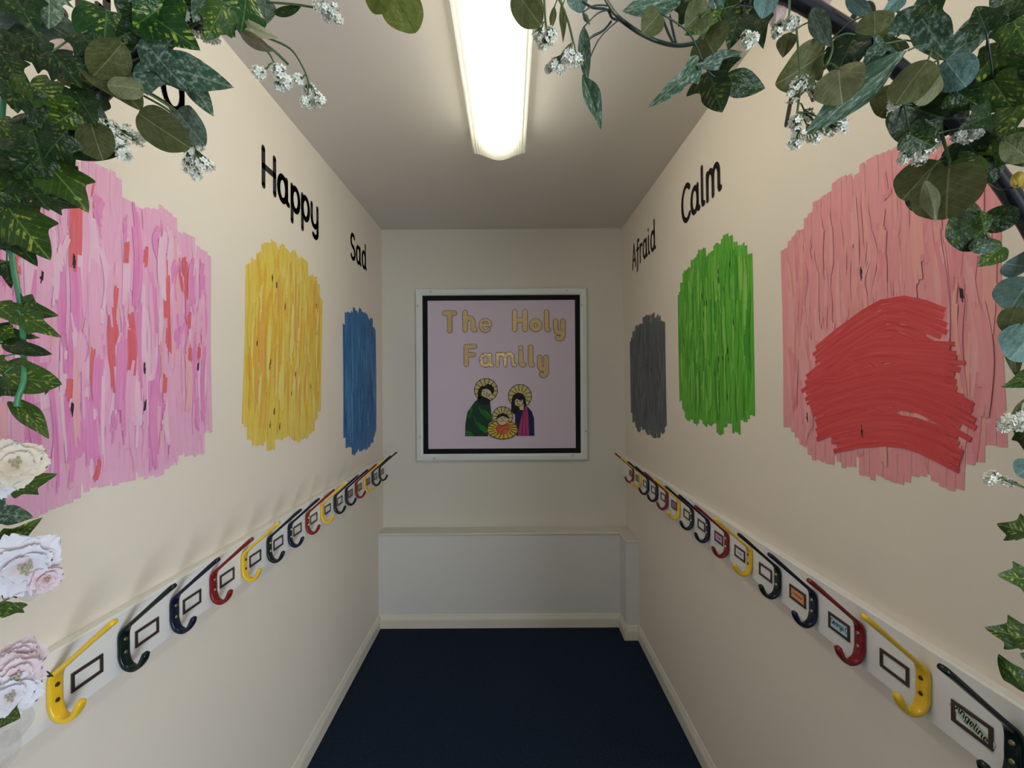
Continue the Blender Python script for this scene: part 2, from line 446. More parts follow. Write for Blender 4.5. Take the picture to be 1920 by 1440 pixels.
def hook_meshes(side, mat):
    n = len(HPATH); seg = 14; vs = []
    for i, (u, wv) in enumerate(HPATH):
        a, b_ = HPATH[max(i - 1, 0)], HPATH[min(i + 1, n - 1)]
        tu, tw = b_[0] - a[0], b_[1] - a[1]; L = sqrt(tu * tu + tw * tw); nu, nw = -tw / L, tu / L
        hw, ht = hook_section(i, n)
        for k in range(seg):
            ang = 2 * pi * k / seg
            ca, sa = cos(ang), sin(ang)
            c_ = math.copysign(abs(ca) ** 0.55, ca) * hw; s_ = math.copysign(abs(sa) ** 0.55, sa) * ht
            vs.append((-side * (u + nu * s_), c_, wv + nw * s_))
    fs = [(i * seg + k, i * seg + (k + 1) % seg, (i + 1) * seg + (k + 1) % seg, (i + 1) * seg + k) for i in range(n - 1) for k in range(seg)]
    fs += [tuple(range(seg))[::-1], tuple(range((n - 1) * seg, n * seg))]
    if side > 0: fs = [f[::-1] for f in fs]
    return vs, fs
mesh_cache = {}
def place_hook(side, y, colour, label):
    loc = Vector((wallface(side, 0), y, 0.889))
    t = thing('coat_hook', label, 'coat hook', loc, 'coat hooks on the %s rail' % ('left' if side < 0 else 'right'))
    key = (side, colour)
    if key not in mesh_cache:
        vs, fs = hook_meshes(side, None)
        b_ = link_mesh('hook', vs, fs, M['hook_' + colour], None, True); b_.parent = t
        s_ = []
        for zz in (0.036, 0.062):
            q = MB(); q.tube([(-side * 0.008, 0.0, zz), (-side * 0.0105, 0, zz)], [0.0042, 0.003], 10)
            p_ = q.build('screw', M['bronze'] if colour == 'yellow' else M['brass'], None, False); p_.parent = t; s_.append(p_)
        mesh_cache[key] = (b_, s_)
    else:
        b_, s_ = mesh_cache[key]
        for p_ in [b_] + (s_ if y < 1.7 else []):
            c = p_.copy(); C.objects.link(c); c.parent = t
    return t
ORD = ['nearest', 'second', 'third', 'fourth', 'farthest']
LCOL = ['yellow', 'green', 'navy', 'red'] * 3 + ['yellow', 'green', 'navy']
RCOL = ['green', 'yellow', 'red', 'navy', 'green', 'yellow', 'red', 'navy', 'green', 'yellow', 'red', 'navy', 'green', 'yellow', 'red']
CN = {'yellow': 'yellow', 'green': 'dark green', 'navy': 'navy blue', 'red': 'dark red'}
def ordinal(cols, i):
    k = cols[:i].count(cols[i]); tot = cols.count(cols[i])
    return 'nearest' if k == 0 else ('farthest' if k == tot - 1 else ORD[k])
hooks = []
for side, cols, nm in ((-1, LCOL, 'left'), (1, RCOL, 'right')):
    for i, c in enumerate(cols):
        y = (0.723 + 0.131 * i if side < 0 else 0.592 + 0.1338 * i) + 0.012
        name = '%s of the %s hooks on the %s rail' % (ordinal(cols, i), CN[c], nm)
        o = place_hook(side, y, c, '%s coat hook, %s of its colour along the %s rail' % (CN[c], name.split(' of the ')[0], nm))
        hooks.append((side, i, y, c, name))

# ------------------------------------------------------------------ stroke lettering
def arc(cx, cy, rx, ry, a0, a1, n=14):
    return [(cx + rx * cos(radians(a0 + (a1 - a0) * i / n)), cy + ry * sin(radians(a0 + (a1 - a0) * i / n))) for i in range(n + 1)]
G = {
 'H': (0.42, [[(0, 0), (0, .72)], [(.42, 0), (.42, .72)], [(0, .38), (.42, .38)]]),
 'T': (0.46, [[(0, .72), (.46, .72)], [(.23, .72), (.23, 0)]]),
 'F': (0.36, [[(0, 0), (0, .72), (.36, .72)], [(0, .39), (.30, .39)]]),
 'E': (0.36, [[(.36, .72), (0, .72), (0, 0), (.36, 0)], [(0, .38), (.30, .38)]]),
 'A': (0.44, [[(0, 0), (.22, .72), (.44, 0)], [(.07, .24), (.37, .24)]]),
 'C': (0.40, [arc(.27, .36, .27, .37, 48, 312, 22)]),
 'G': (0.46, [arc(.27, .36, .27, .37, 48, 345, 22) + [(.53, .34)], [(.30, .34), (.53, .34)]]),
 'S': (0.36, [arc(.18, .54, .17, .18, 35, 265, 14) + arc(.18, .18, .18, .18, 85, -150, 16)]),
 'a': (0.42, [arc(.17, .25, .17, .25, 0, 360, 22), [(.34, .5), (.34, .07), (.37, .015), (.42, .01)]]),
 'c': (0.32, [arc(.18, .25, .18, .25, 45, 315, 18)]),
 'd': (0.42, [arc(.17, .25, .17, .25, 0, 360, 22), [(.34, .76), (.34, .07), (.37, .015), (.42, .01)]]),
 'e': (0.36, [[(.02, .26), (.34, .26)] + arc(.18, .25, .165, .25, 4, 318, 20)]),
 'f': (0.22, [[(.24, .69)] + arc(.16, .62, .09, .10, 60, 180, 8) + [(.07, .0), (.06, -.12), (.0, -.18)], [(-.04, .46), (.2, .46)]]),
 'g': (0.36, [arc(.17, .25, .17, .25, 0, 360, 22), [(.34, .5), (.34, -.1)] + arc(.17, -.1, .17, .14, 0, -150, 8)]),
 'h': (0.40, [[(0, .72), (0, 0)], [(0, .28)] + arc(.17, .30, .16, .20, 180, 0, 12) + [(.33, .06), (.36, .01), (.41, .01)]]),
 'i': (0.10, [[(0, .5), (0, .08), (.03, .015), (.09, .01)], [(0, .68), (0, .685)]]),
 'l': (0.10, [[(0, .74), (0, .08), (.03, .015), (.09, .01)]]),
 'm': (0.58, [[(0, .5), (0, 0)], [(0, .28)] + arc(.135, .32, .13, .18, 180, 0, 10) + [(.265, 0)], [(.265, .28)] + arc(.40, .32, .13, .18, 180, 0, 10) + [(.53, .06), (.56, .01), (.60, .01)]]),
 'n': (0.40, [[(0, .5), (0, 0)], [(0, .28)] + arc(.17, .30, .16, .20, 180, 0, 12) + [(.33, .06), (.36, .01), (.41, .01)]]),
 'o': (0.36, [arc(.18, .25, .18, .25, 0, 360, 24)]),
 'p': (0.34, [[(0, .5), (0, -.27)], arc(.17, .25, .17, .25, 0, 360, 22)]),
 'r': (0.20, [[(0, .5), (0, 0)], [(0, .28)] + arc(.15, .32, .14, .17, 180, 55, 9)]),
 't': (0.20, [[(.06, .66), (.06, .08), (.10, .015), (.17, .01)], [(-.04, .47), (.18, .47)]]),
 'u': (0.38, [[(0, .5)] + arc(.17, .18, .17, .18, 180, 360, 12) + [(.34, .5)], [(.34, .5), (.34, .06), (.38, .01)]]),
 'x': (0.30, [[(0, .5), (.3, 0)], [(.3, .5), (0, 0)]]),
 'y': (0.34, [[(0, .5)] + arc(.165, .18, .165, .18, 180, 350, 12), [(.33, .5), (.33, -.12)] + arc(.19, -.12, .14, .13, 0, -140, 9)]),
}
def stroke(mb, pts, hw, fn, mi=0, lift=None):
    """flat ribbon with round ends and joints; fn maps 2D to 3D; lift raises every piece a hair above the last"""
    f0 = fn
    if lift is not None:
        def fn(u, v): return Vector(f0(u, v)) + lift * len(mb.f)
    for (x0, y0), (x1, y1) in zip(pts, pts[1:]):
        dx, dy = x1 - x0, y1 - y0; L = sqrt(dx * dx + dy * dy)
        if L < 1e-7: continue
        nx, ny = -dy / L * hw, dx / L * hw
        mb.add([fn(x0 + nx, y0 + ny), fn(x0 - nx, y0 - ny), fn(x1 - nx, y1 - ny), fn(x1 + nx, y1 + ny)], [(0, 1, 2, 3)], mi)
    for x0, y0 in pts:
        mb.add([fn(x0 + hw * cos(2 * pi * k / 12), y0 + hw * sin(2 * pi * k / 12)) for k in range(12)], [tuple(range(12))], mi)

OFF = 0.0009
def on_left(y, z, d=OFF): return Vector((XL + d, y, z))
def on_right(y, z, d=OFF): return Vector((xr(z) - d, y, z))

def wall_word(word, label, side, ya, yb, zbase, cap, hw, gap=0.16, only=None):
    adv = []; x = 0
    for ch in word:
        adv.append(x); x += G[ch][0] + gap
    total = x - gap
    sgn = 1 if side < 0 else -1
    kx = abs(yb - ya) / total; kz = cap / 0.72
    t = thing('painted_word', label, 'wall lettering', (XL if side < 0 else xr(zbase), ya, zbase), 'feeling words painted high on the walls')
    for ch, x0 in zip(word, adv):
        if only and (ch, round(x0, 3)) in only: continue
        mb = MB()
        def fn(u, v):
            y = ya + sgn * u; z = zbase + v
            return on_left(y, z) if side < 0 else on_right(y, z)
        for pl in G[ch][1]:
            stroke(mb, [((x0 + px) * kx, py * kz) for px, py in pl], hw, fn)
        mb.build('letter', M['paint_black'], t)
    return t
wall_word('Happy', 'black painted word Happy above the yellow paint patch on the left wall', -1, 1.412, 1.81, 2.098, 0.120, 0.0105)
wall_word('Sad', 'small black painted word Sad above the blue paint patch near the corner', -1, 2.19, 2.42, 2.092, 0.122, 0.0098)
wall_word('Calm', 'black painted word Calm above the green paint patch on the right wall', 1, 1.778, 1.46, 2.100, 0.132, 0.0105)
wall_word('Afraid', 'small black painted word Afraid above the grey paint patch on the right wall', 1, 2.50, 2.11, 2.106, 0.128, 0.0092)
wall_word('Excited', 'black painted word above the pink patch on the left wall, half hidden by leaves', -1, 0.56, 1.075, 2.105, 0.125, 0.0085)
wall_word('An', 'black painted letters above the rose patch on the right wall, mostly hidden by leaves', 1, 1.11, 0.83, 2.108, 0.128, 0.0085, gap=0.4)

# ------------------------------------------------------------------ abstract paint patches on the walls
def paint_mat(name, a, b_):
    m, nt, bs = nodes(name)
    uv = N(nt, 'ShaderNodeTexCoord').outputs['UV']
    mp = N(nt, 'ShaderNodeMapping'); mp.inputs['Scale'].default_value = (7, 160, 1); nt.links.new(uv, mp.inputs[0])
    f = ramp(nt, noise(nt, mp.outputs[0], 1.0, 4, 0.6), 0.3, 0.72)
    nt.links.new(mixc(nt, f, a, b_), bs.inputs['Base Color'])
    bs.inputs['Roughness'].default_value = 0.55
    return m
def brush(mb, pts, hw, fn, d, mi, lanes=4, rag=0.012):
    """one ragged brush stroke along 2D points; fn(u, v, d) to 3D"""
    pts = catmull(pts, 5); n = len(pts)
    cum = [0]
    for a, b_ in zip(pts, pts[1:]): cum.append(cum[-1] + sqrt((a[0] - b_[0]) ** 2 + (a[1] - b_[1]) ** 2))
    L = cum[-1]; off = random.uniform(0, 50)
    def at(s):
        s = max(0, min(L, s))
        for i in range(n - 1):
            if s <= cum[i + 1] or i == n - 2:
                t_ = (s - cum[i]) / max(1e-9, cum[i + 1] - cum[i]); a, b_ = pts[i], pts[i + 1]
                dx, dy = b_[0] - a[0], b_[1] - a[1]; l = sqrt(dx * dx + dy * dy) or 1
                return a[0] + dx * t_, a[1] + dy * t_, -dy / l, dx / l
    for k in range(lanes):
        c0, c1 = -1 + 2 * k / lanes, -1 + 2 * (k + 1) / lanes
        edge = abs((c0 + c1) / 2)
        s0 = random.uniform(0, rag) * (0.5 + edge); s1 = L - random.uniform(0, rag) * (0.5 + edge)
        vs = []; uvs = []; m_ = 9
        for i in range(m_):
            s = s0 + (s1 - s0) * i / (m_ - 1)
            x, y, nx, ny = at(s)
            tp = min(1, 0.9 + 6 * i / (m_ - 1), 0.9 + 6 * (m_ - 1 - i) / (m_ - 1))
            cc = (c0 + c1) / 2
            for c in (cc + (c0 - cc) * tp, cc + (c1 - cc) * tp):
                vs.append(fn(x + nx * c * hw, y + ny * c * hw, d)); uvs.append((s + off, c * hw + off))
        mb.add(vs, [(2 * i, 2 * i + 1, 2 * i + 3, 2 * i + 2) for i in range(m_ - 1)], mi, uvs)

def patch(label, side, ya, yb, z0, z1, mats, n, hw, tilt=0.0, dashes=(), fill=0, round_=0.12, sweeps=()):
    """a block of overlapping vertical brush strokes with uneven ends"""
    mb = MB(); fn = (lambda y, z, d: on_left(y, z, d)) if side < 0 else (lambda y, z, d: on_right(y, z, d))
    i = 0; nf = len(mats) - 1 - len(sweeps[:1])
    def d():
        return 0.0006 + 0.000006 * i
    W = yb - ya; H = z1 - z0
    def ends(y):
        e = abs((y - ya) / W * 2 - 1)
        return z0 + 0.10 * H * e ** 5, z1 - round_ * H * e ** 3.0
    # ground coat
    k = int(W / (hw * 1.1)) + 1
    for c in range(k + 1):
        y = ya + W * c / k; a, b_ = ends(y)
        brush(mb, [(y + tilt * (a - z0), a - random.uniform(-.015, .03)), (y + tilt * (a + b_ - 2 * z0) / 2 + random.uniform(-.006, .006), (a + b_) / 2), (y + tilt * (b_ - z0), b_ + random.uniform(-.025, .025))], hw, fn, d(), fill); i += 1
    for c in range(n):
        y = random.uniform(ya, yb); a, b_ = ends(y)
        L = random.uniform(0.10, 0.42) * H; s = random.uniform(a, max(a + .001, b_ - L)); e = min(b_, s + L)
        mi = random.choices(range(nf), weights=([6, 6, 5, 1.6, 1.0] if nf == 5 else [3] + [2] * (nf - 1)))[0]
        w_ = hw * random.uniform(0.10, 0.42)
        brush(mb, [(y + tilt * (s - z0), s), (y + tilt * ((s + e) / 2 - z0) + random.uniform(-.012, .012), (s + e) / 2), (y + tilt * (e - z0) + random.uniform(-.01, .01), e)], w_, fn, d(), mi, lanes=3, rag=0.05); i += 1
    for pts, mi, w_ in sweeps:
        brush(mb, pts, w_, fn, d(), mi, lanes=6, rag=0.03); i += 1
    for mi, cnt, ln in dashes:
        for c in range(cnt):
            y = random.uniform(ya + 0.04 * W, yb - 0.04 * W); a, b_ = ends(y)
            s = random.uniform(a + 0.05 * H, b_ - 0.15 * H)
            mb_pts = [(y + tilt * (s - z0), s), (y + tilt * (s - z0) + 0.002, s + ln / 2), (y + tilt * (s - z0) + 0.003, s + ln)]
            brush(mb, mb_pts, 0.0028 if mi == len(mats) - 1 else 0.006, fn, d(), mi, lanes=3, rag=0.012); i += 1
    o = mb.build('painted_patch', mats, None, False, True)
    tag(o, label, 'wall painting', 'brushed paint patches on the walls')
    return o
def PM(n, cols): return [paint_mat('%s_paint' % n, a, b_) for a, b_ in cols]
BLK = ((0.012, 0.010, 0.014), (0.03, 0.02, 0.03))
pink = PM('pink', [((0.78, 0.36, 0.56), (0.80, 0.46, 0.63)), ((0.70, 0.19, 0.46), (0.77, 0.33, 0.57)), ((0.80, 0.48, 0.64), (0.82, 0.56, 0.69)), ((0.78, 0.38, 0.42), (0.80, 0.45, 0.52)), ((0.62, 0.10, 0.14), (0.70, 0.16, 0.18)), BLK])
patch('large pink brushed paint patch on the left wall beside the nearest hooks', -1, 0.60, 1.135, 1.255, 1.86, pink, 420, 0.028, 0.0, [(4, 12, 0.05), (5, 9, 0.03)])
yel = PM('yellow', [((0.72, 0.50, 0.05), (0.78, 0.62, 0.14)), ((0.76, 0.60, 0.10), (0.80, 0.70, 0.26)), ((0.70, 0.38, 0.03), (0.76, 0.50, 0.06)), ((0.72, 0.36, 0.07), (0.76, 0.46, 0.12)), BLK])
patch('yellow and orange brushed paint patch on the left wall under Happy', -1, 1.31, 1.80, 1.26, 1.93, yel, 260, 0.026, 0.05, [(4, 14, 0.028)], 0)
blu = PM('blue', [((0.012, 0.10, 0.30), (0.03, 0.18, 0.42)), ((0.015, 0.13, 0.36), (0.05, 0.24, 0.48)), ((0.010, 0.06, 0.24), (0.02, 0.11, 0.34)), ((0.05, 0.22, 0.45), (0.10, 0.30, 0.52)), BLK])
patch('blue brushed paint patch on the left wall under Sad', -1, 2.10, 2.56, 1.12, 1.86, blu, 240, 0.026, 0.0, [(4, 10, 0.025)], 0)
gry = PM('grey', [((0.07, 0.08, 0.095), (0.13, 0.145, 0.165)), ((0.05, 0.06, 0.07), (0.10, 0.11, 0.13)), ((0.12, 0.135, 0.155), (0.18, 0.20, 0.22)), BLK])
patch('dark grey brushed paint patch on the right wall under Afraid', 1, 2.02, 2.56, 1.20, 1.79, gry, 240, 0.026, 0.0, [(3, 26, 0.04)], 0)
grn = PM('green', [((0.05, 0.30, 0.015), (0.12, 0.42, 0.03)), ((0.09, 0.36, 0.03), (0.20, 0.48, 0.07)), ((0.025, 0.22, 0.015), (0.06, 0.30, 0.02)), ((0.16, 0.45, 0.06), (0.26, 0.52, 0.10)), BLK])
patch('bright green brushed paint patch on the right wall under Calm', 1, 1.30, 1.815, 1.30, 1.93, grn, 280, 0.026, 0.0, [(4, 18, 0.028)], 0)
ros = PM('rose', [((0.72, 0.27, 0.29), (0.76, 0.33, 0.35)), ((0.74, 0.32, 0.34), (0.78, 0.39, 0.40)), ((0.68, 0.22, 0.26), (0.73, 0.29, 0.32)), ((0.75, 0.33, 0.30), (0.77, 0.37, 0.34)), ((0.48, 0.025, 0.035), (0.62, 0.085, 0.09)), BLK])
sw = []
for (ya, za, yb, zb, bow, w_) in [(1.07, 1.42, 0.72, 1.47, 0.06, 0.035), (1.02, 1.50, 0.70, 1.53, 0.05, 0.03), (1.05, 1.385, 0.78, 1.36, 0.03, 0.024), (1.03, 1.34, 0.66, 1.38, 0.05, 0.03), (0.98, 1.32, 0.68, 1.33, 0.03, 0.03), (0.95, 1.47, 0.74, 1.43, 0.02, 0.018), (1.05, 1.43, 0.80, 1.41, 0.02, 0.03), (0.96, 1.425, 0.68, 1.44, 0.02, 0.03), (1.0, 1.39, 0.70, 1.40, 0.03, 0.026), (0.92, 1.50, 0.68, 1.49, 0.01, 0.022)]:
    sw.append(([(ya, za), ((2 * ya + yb) / 3, za + bow), ((ya + 2 * yb) / 3, zb + bow), (yb, zb)], 4, w_))
patch('large rose and red brushed paint patch on the right wall beside the nearest hooks', 1, 0.655, 1.115, 1.285, 1.87, ros[:4] + [ros[4], ros[5]], 260, 0.028, 0.0, [(5, 4, 0.03)], 0, sweeps=sw)

# ------------------------------------------------------------------ card holders and name cards
CARDS = {(1, 0): ('pale green', (0.50, 0.58, 0.42), 'Angeline'), (1, 2): ('light blue', (0.42, 0.62, 0.72), 'George C'), (1, 3): ('orange', (0.72, 0.30, 0.13), None), (1, 5): ('white', (0.72, 0.70, 0.76), None),
         (1, 6): ('lilac pink', (0.62, 0.34, 0.62), None), (1, 9): ('mauve patterned', (0.42, 0.25, 0.38), None), (1, 13): ('grey green', (0.30, 0.34, 0.22), None), (1, 14): ('brown', (0.30, 0.20, 0.14), None),
         (-1, 14): ('brownish pink', (0.35, 0.25, 0.22), None), (-1, 13): ('pale blue grey', (0.40, 0.44, 0.46), None), (-1, 12): ('reddish brown', (0.32, 0.20, 0.16), None), (-1, 11): ('grey green', (0.32, 0.36, 0.28), None), (-1, 10): ('dull green', (0.28, 0.31, 0.25), None)}
for side, i, y, c, name in hooks:
    f = wallface(side, 0); s = -side
    a0 = y - 0.012 + 0.042; a1 = a0 + 0.060; z0, z1 = 0.9135, 0.948
    if a1 > YB - 0.02: continue
    tg = '%s rail' % ('left' if side < 0 else 'right')
    hook_name = '%s %s hook' % (name.split(' of the ')[0], CN[c])
    card = CARDS.get((side, i))
    fr = MB(); bw = 0.0058
    for (p0, p1, q0, q1) in ((a0, a1, z0, z0 + bw), (a0, a1, z1 - bw, z1), (a0, a0 + bw, z0 + bw, z1 - bw), (a1 - bw, a1, z0 + bw, z1 - bw)):
        if (p0 == a0 and p1 < a1): pr_ = [(p0, q0), (p1, q0), (p1, q1), (p0, q1)]
        xs = sorted((f, f + s * 0.0028)); fr.box((xs[0], p0, q0), (xs[1], p1, q1))
    o = fr.build('card_holder', M['bronze'])
    bv = o.modifiers.new('bevel', 'BEVEL'); bv.width = 0.0008; bv.segments = 2
    tag(o, '%s bronze card holder just beyond the %s on the %s' % ('empty' if not card else 'filled', hook_name, tg), 'card holder', 'card holders on the %s' % tg)
    if card:
        cn, col, txt = card
        cm = plain('%s_card' % cn.replace(' ', '_'), col, 0.6, var=0.08, nscale=60)
        pts = [(a0 + 0.003, z0 + 0.002), (a1 - 0.003, z0 + 0.002), (a1 - 0.003, z1 - 0.003), (a0 + 0.003, z1 - 0.003)]
        xx = 0.0008
        cyy, czz = (a0 + a1) / 2, (z0 + z1) / 2; rot = 0.0
        if i == 0:
            rot = radians(22); hw_, hh_ = 0.033, 0.0085
            pts = [(-hw_, -hh_), (hw_, -hh_), (hw_, hh_), (-hw_, hh_)]
            xx = 0.0010
        if i == 9:
            pts = [(p + 0.0, z + 0.004) for p, z in pts]
        def tr(u, v):   # local: u along reading direction (right side: towards the camera), v up
            # a tilted card slopes down along its writing
            return (cyy - (u * cos(rot) + v * sin(rot)) * (1 if side > 0 else -1), czz + (-u * sin(rot) + v * cos(rot)))
        if i == 0: pts = [tr(u, v) for u, v in pts]
        nc = thing('name_card', '%s name card %s %s, %s' % (cn, 'slipping crooked beside' if i == 0 else 'held beyond', hook_name, tg), 'name card', (f, cyy, czz), 'name cards on the %s' % tg)
        q = MB(); poly = [(f + s * xx, p, z) for p, z in pts]
        q.prism(poly, (s * 0.0004, 0, 0)); q.build('card', cm, nc)
        fn = lambda u, v: (f + s * (xx + 0.0006), tr(u, v)[0], tr(u, v)[1])
        if txt:
            mb = MB(); x = 0; pos = []
            for ch in txt:
                if ch == ' ': x += 0.22; continue
                pos.append((ch, x)); x += G[ch][0] + 0.14
            tot = x - 0.14; width = 0.046 if i else 0.048; k = width / tot
            kz = k * 1.15
            for ch, x0 in pos:
                for pl in G[ch][1]:
                    stroke(mb, [((x0 + px) * k - width / 2, py * kz - 0.25 * kz) for px, py in pl], 0.0008, fn)
            mb.build('writing', M['paint_black'], nc)
        elif y < 2.0 and side > 0:
            mb = MB(); L = 0.034 if i == 3 else 0.024     # an unreadable scrawl
            pl = [(-L / 2 + L * t_ / 16, 0.0025 * sin(t_ * 2.1) + 0.0012 * sin(t_ * 4.3)) for t_ in range(17)]
            stroke(mb, pl, 0.0007, fn); mb.build('writing', M['paint_black'], nc)

# ------------------------------------------------------------------ display board on the back wall
KB = YB / F
def bx_(px): return (px - VX) * KB
def bz_(py): return EYE - (py - VY) * KB
fx0, fx1, fz0, fz1 = bx_(781), bx_(1100.5), bz_(862.5), bz_(541.5)
t = thing('display_board', 'framed lilac display board with black border on the back wall', 'display board', ((fx0 + fx1) / 2, YB, (fz0 + fz1) / 2))
q = MB(); q.box((fx0 + 0.01, YB - 0.012, fz0 + 0.01), (fx1 - 0.01, YB, fz1 - 0.01)); q.build('backing', M['pvc'], t)
fw = 0.044
FPROF = [(0, 0), (0, 0.018), (0.004, 0.022), (0.012, 0.024), (0.030, 0.024), (0.040, 0.020), (fw, 0.013)]   # (inwards, out from wall)
corners = [(fx0, fz0), (fx1, fz0), (fx1, fz1), (fx0, fz1)]
ins = [(1, 1), (-1, 1), (-1, -1), (1, -1)]
for e in range(4):
    a, b_ = e, (e + 1) % 4; q = MB(); vs = []
    for c in (a, b_):
        for u, d_ in FPROF: vs.append((corners[c][0] + ins[c][0] * u, YB - d_, corners[c][1] + ins[c][1] * u))
    n = len(FPROF); q.add(vs, [(i, i + 1, n + i + 1, n + i) for i in range(n - 1)])
    q.build('frame_side', M['pvc'], t)
for X, Y in ((163, 72), (1209, 69), (63, 180), (1320, 181), (77, 1184), (1346, 1147), (185, 1349), (1243, 1333)):
    px, py = 770 + X * .243, 530 + Y * .243
    q = MB(); q.tube([(bx_(px), YB - 0.022, bz_(py)), (bx_(px), YB - 0.0265, bz_(py))], [0.0075, 0.006], 12); q.build('screw', M['steel'], t)
ix0, ix1, iz0, iz1 = fx0 + fw - 0.004, fx1 - fw + 0.004, fz0 + fw - 0.004, fz1 - fw + 0.004
bw = 0.034
for a, b_ in (((ix0, iz0), (ix1, iz0 + bw)), ((ix0, iz1 - bw), (ix1, iz1)), ((ix0, iz0 + bw), (ix0 + bw, iz1 - bw)), ((ix1 - bw, iz0 + bw), (ix1, iz1 - bw))):
    q = MB(); q.box((a[0], YB - 0.0145, a[1]), (b_[0], YB - 0.012, b_[1])); q.build('border_strip', M['black'], t)
q = MB(); q.box((ix0 + bw - .002, YB - 0.0132, iz0 + bw - .002), (ix1 - bw + .002, YB - 0.012, iz1 - bw + .002)); q.build('backing_paper', M['lilac'], t)
YP = YB - 0.0134
# foil letters, each cut out and stuck on its own
LET = [('T', 248, 365, 215, 392, 'The', 0), ('h', 405, 520, 210, 385, 'The', 0), ('e', 528, 632, 275, 388, 'The', 0), ('H', 785, 905, 208, 385, 'Holy', 0), ('o', 915, 1018, 278, 385, 'Holy', 0), ('l', 1030, 1085, 212, 388, 'Holy', 0), ('y', 1100, 1195, 280, 458, 'Holy', 0),
       ('F', 412, 518, 472, 650, 'Family', 0), ('a', 530, 645, 540, 655, 'Family', 1), ('m', 655, 822, 535, 655, 'Family', 1), ('i', 830, 895, 485, 655, 'Family', 0), ('l', 905, 960, 480, 655, 'Family', 0), ('y', 975, 1065, 558, 738, 'Family', 0)]
for ch, X0, X1, Y0_, Y1_, word, cr in LET:
    pls = G[ch][1]; xs = [p[0] for pl in pls for p in pl]; ys = [p[1] for pl in pls for p in pl]
    hw = 0.0165 if ch not in 'eam' else 0.0112 if ch == 'e' else 0.013
    L, R = bx_(770 + X0 * .243) + hw, bx_(770 + X1 * .243) - hw
    Bt, Tp = bz_(530 + Y1_ * .243) + hw, bz_(530 + Y0_ * .243) - hw
    sx = (R - L) / max(1e-6, max(xs) - min(xs)); sz = (Tp - Bt) / (max(ys) - min(ys))
    case = 'capital ' if ch.isupper() else 'small '
    lt = thing('foil_letter', 'gold foil cut-out %sletter %s in the word %s on the lilac board' % (case, ch, word), 'letter', ((L + R) / 2, YP, (Bt + Tp) / 2), 'gold foil letters on the display board')
    for nm, h_, d_, mt in (('edge', hw, 0.0, M['outline']), ('foil_face', hw - 0.0032, 0.0018, M['foil_crinkled'] if cr else M['foil'])):
        mb = MB()
        for pl in pls: stroke(mb, [(L + (px - min(xs)) * sx, Bt + (py - min(ys)) * sz) for px, py in pl], h_, lambda u, v: (u, YP - 0.0006 - d_, v), 0, Vector((0, -1.5e-5, 0)))
        mb.build(nm, mt, lt)

# the three cut-out figures
def fp(X, Y): return (bx_(860 + X * .10417), bz_(690 + Y * .10417))
layer = [0]
def cut(name, poly, mat, parent, d):
    mb = MB(); pts = [(fp(*p)[0], YP - d, fp(*p)[1]) for p in poly]
    mb.prism(pts, (0, -0.0006, 0)); return mb.build(name, mat, parent)
def lines(name, pls, hwpx, parent, d, mat=None):
    mb = MB()
    for pl in pls: stroke(mb, [fp(*p) for p in pl], hwpx * .10417 * KB, lambda u, v: (u, YP - d, v))
    return mb.build(name, mat or M['paint_black'], parent)
FM = {k: plain(k + '_craft_paper', c, 0.6, var=0.1, nscale=50, spec=0.25) for k, c, r in (('halo', (0.58, 0.50, 0.19), 0.35), ('skin', (0.62, 0.55, 0.34), 0.5), ('hair', (0.008, 0.010, 0.010), 0.3), ('deepgreen', (0.006, 0.045, 0.022), 0.3), ('green', (0.010, 0.16, 0.02), 0.3),
      ('navy', (0.010, 0.014, 0.075), 0.3), ('magenta', (0.40, 0.045, 0.16), 0.35), ('straw', (0.68, 0.50, 0.05), 0.4), ('orange', (0.60, 0.14, 0.06), 0.4), ('peach', (0.65, 0.35, 0.22), 0.5))}
def circle(cx, cy, rx, ry, n=11, a0=0): return [(cx + rx * cos(a0 + 2 * pi * k / n), cy + ry * sin(a0 + 2 * pi * k / n)) for k in range(n)]
def halo(parent, cx, cy, r, d, ri=90):
    h_ = cut('halo', circle(cx, cy, r, r, 12, 0.2), FM['halo'], parent, d)
    pls = [circle(cx, cy, r, r, 12, 0.2) + circle(cx, cy, r, r, 12, 0.2)[:1]]
    pls += [[(cx + ri * cos(a), cy + ri * sin(a)), (cx + r * cos(a), cy + r * sin(a))] for a in [2 * pi * k / 14 + .1 for k in range(14)]]
    lines('halo_lines', pls, 6, parent, d + 0.0009)
gname = 'cut-out figures on the display board'
g1 = thing('paper_figure', 'paper cut-out bearded man in green robes with halo, left figure on the board', 'paper figure', (fp(350, 700)[0], YP, fp(0, 1215)[1]), gname)
halo(g1, 492, 395, 212, 0.0004)
cut('robe', [(122, 1218), (128, 1000), (165, 790), (300, 600), (370, 520), (565, 590), (580, 740), (600, 950), (540, 1000), (510, 1100), (530, 1222)], FM['deepgreen'], g1, 0.0014)
for pl in ([(330, 650), (430, 740), (560, 800), (592, 960), (480, 880), (395, 790)], [(255, 830), (330, 960), (525, 1080), (505, 1180), (380, 1110), (300, 990)], [(128, 1110), (200, 1130), (265, 1190), (250, 1216), (130, 1216)], [(210, 720), (250, 690), (245, 780), (200, 900), (180, 860)]):
    cut('robe_fold', pl, FM['green'], g1, 0.0021)
cut('face', [(415, 400), (500, 365), (565, 395), (592, 450), (590, 530), (520, 545), (415, 500)], FM['skin'], g1, 0.0024)
cut('hair', [(345, 440), (360, 375), (415, 318), (470, 322), (520, 280), (600, 308), (640, 370), (640, 430), (605, 470), (565, 400), (500, 368), (432, 385), (412, 440), (400, 530), (350, 560)], FM['hair'], g1, 0.0031)
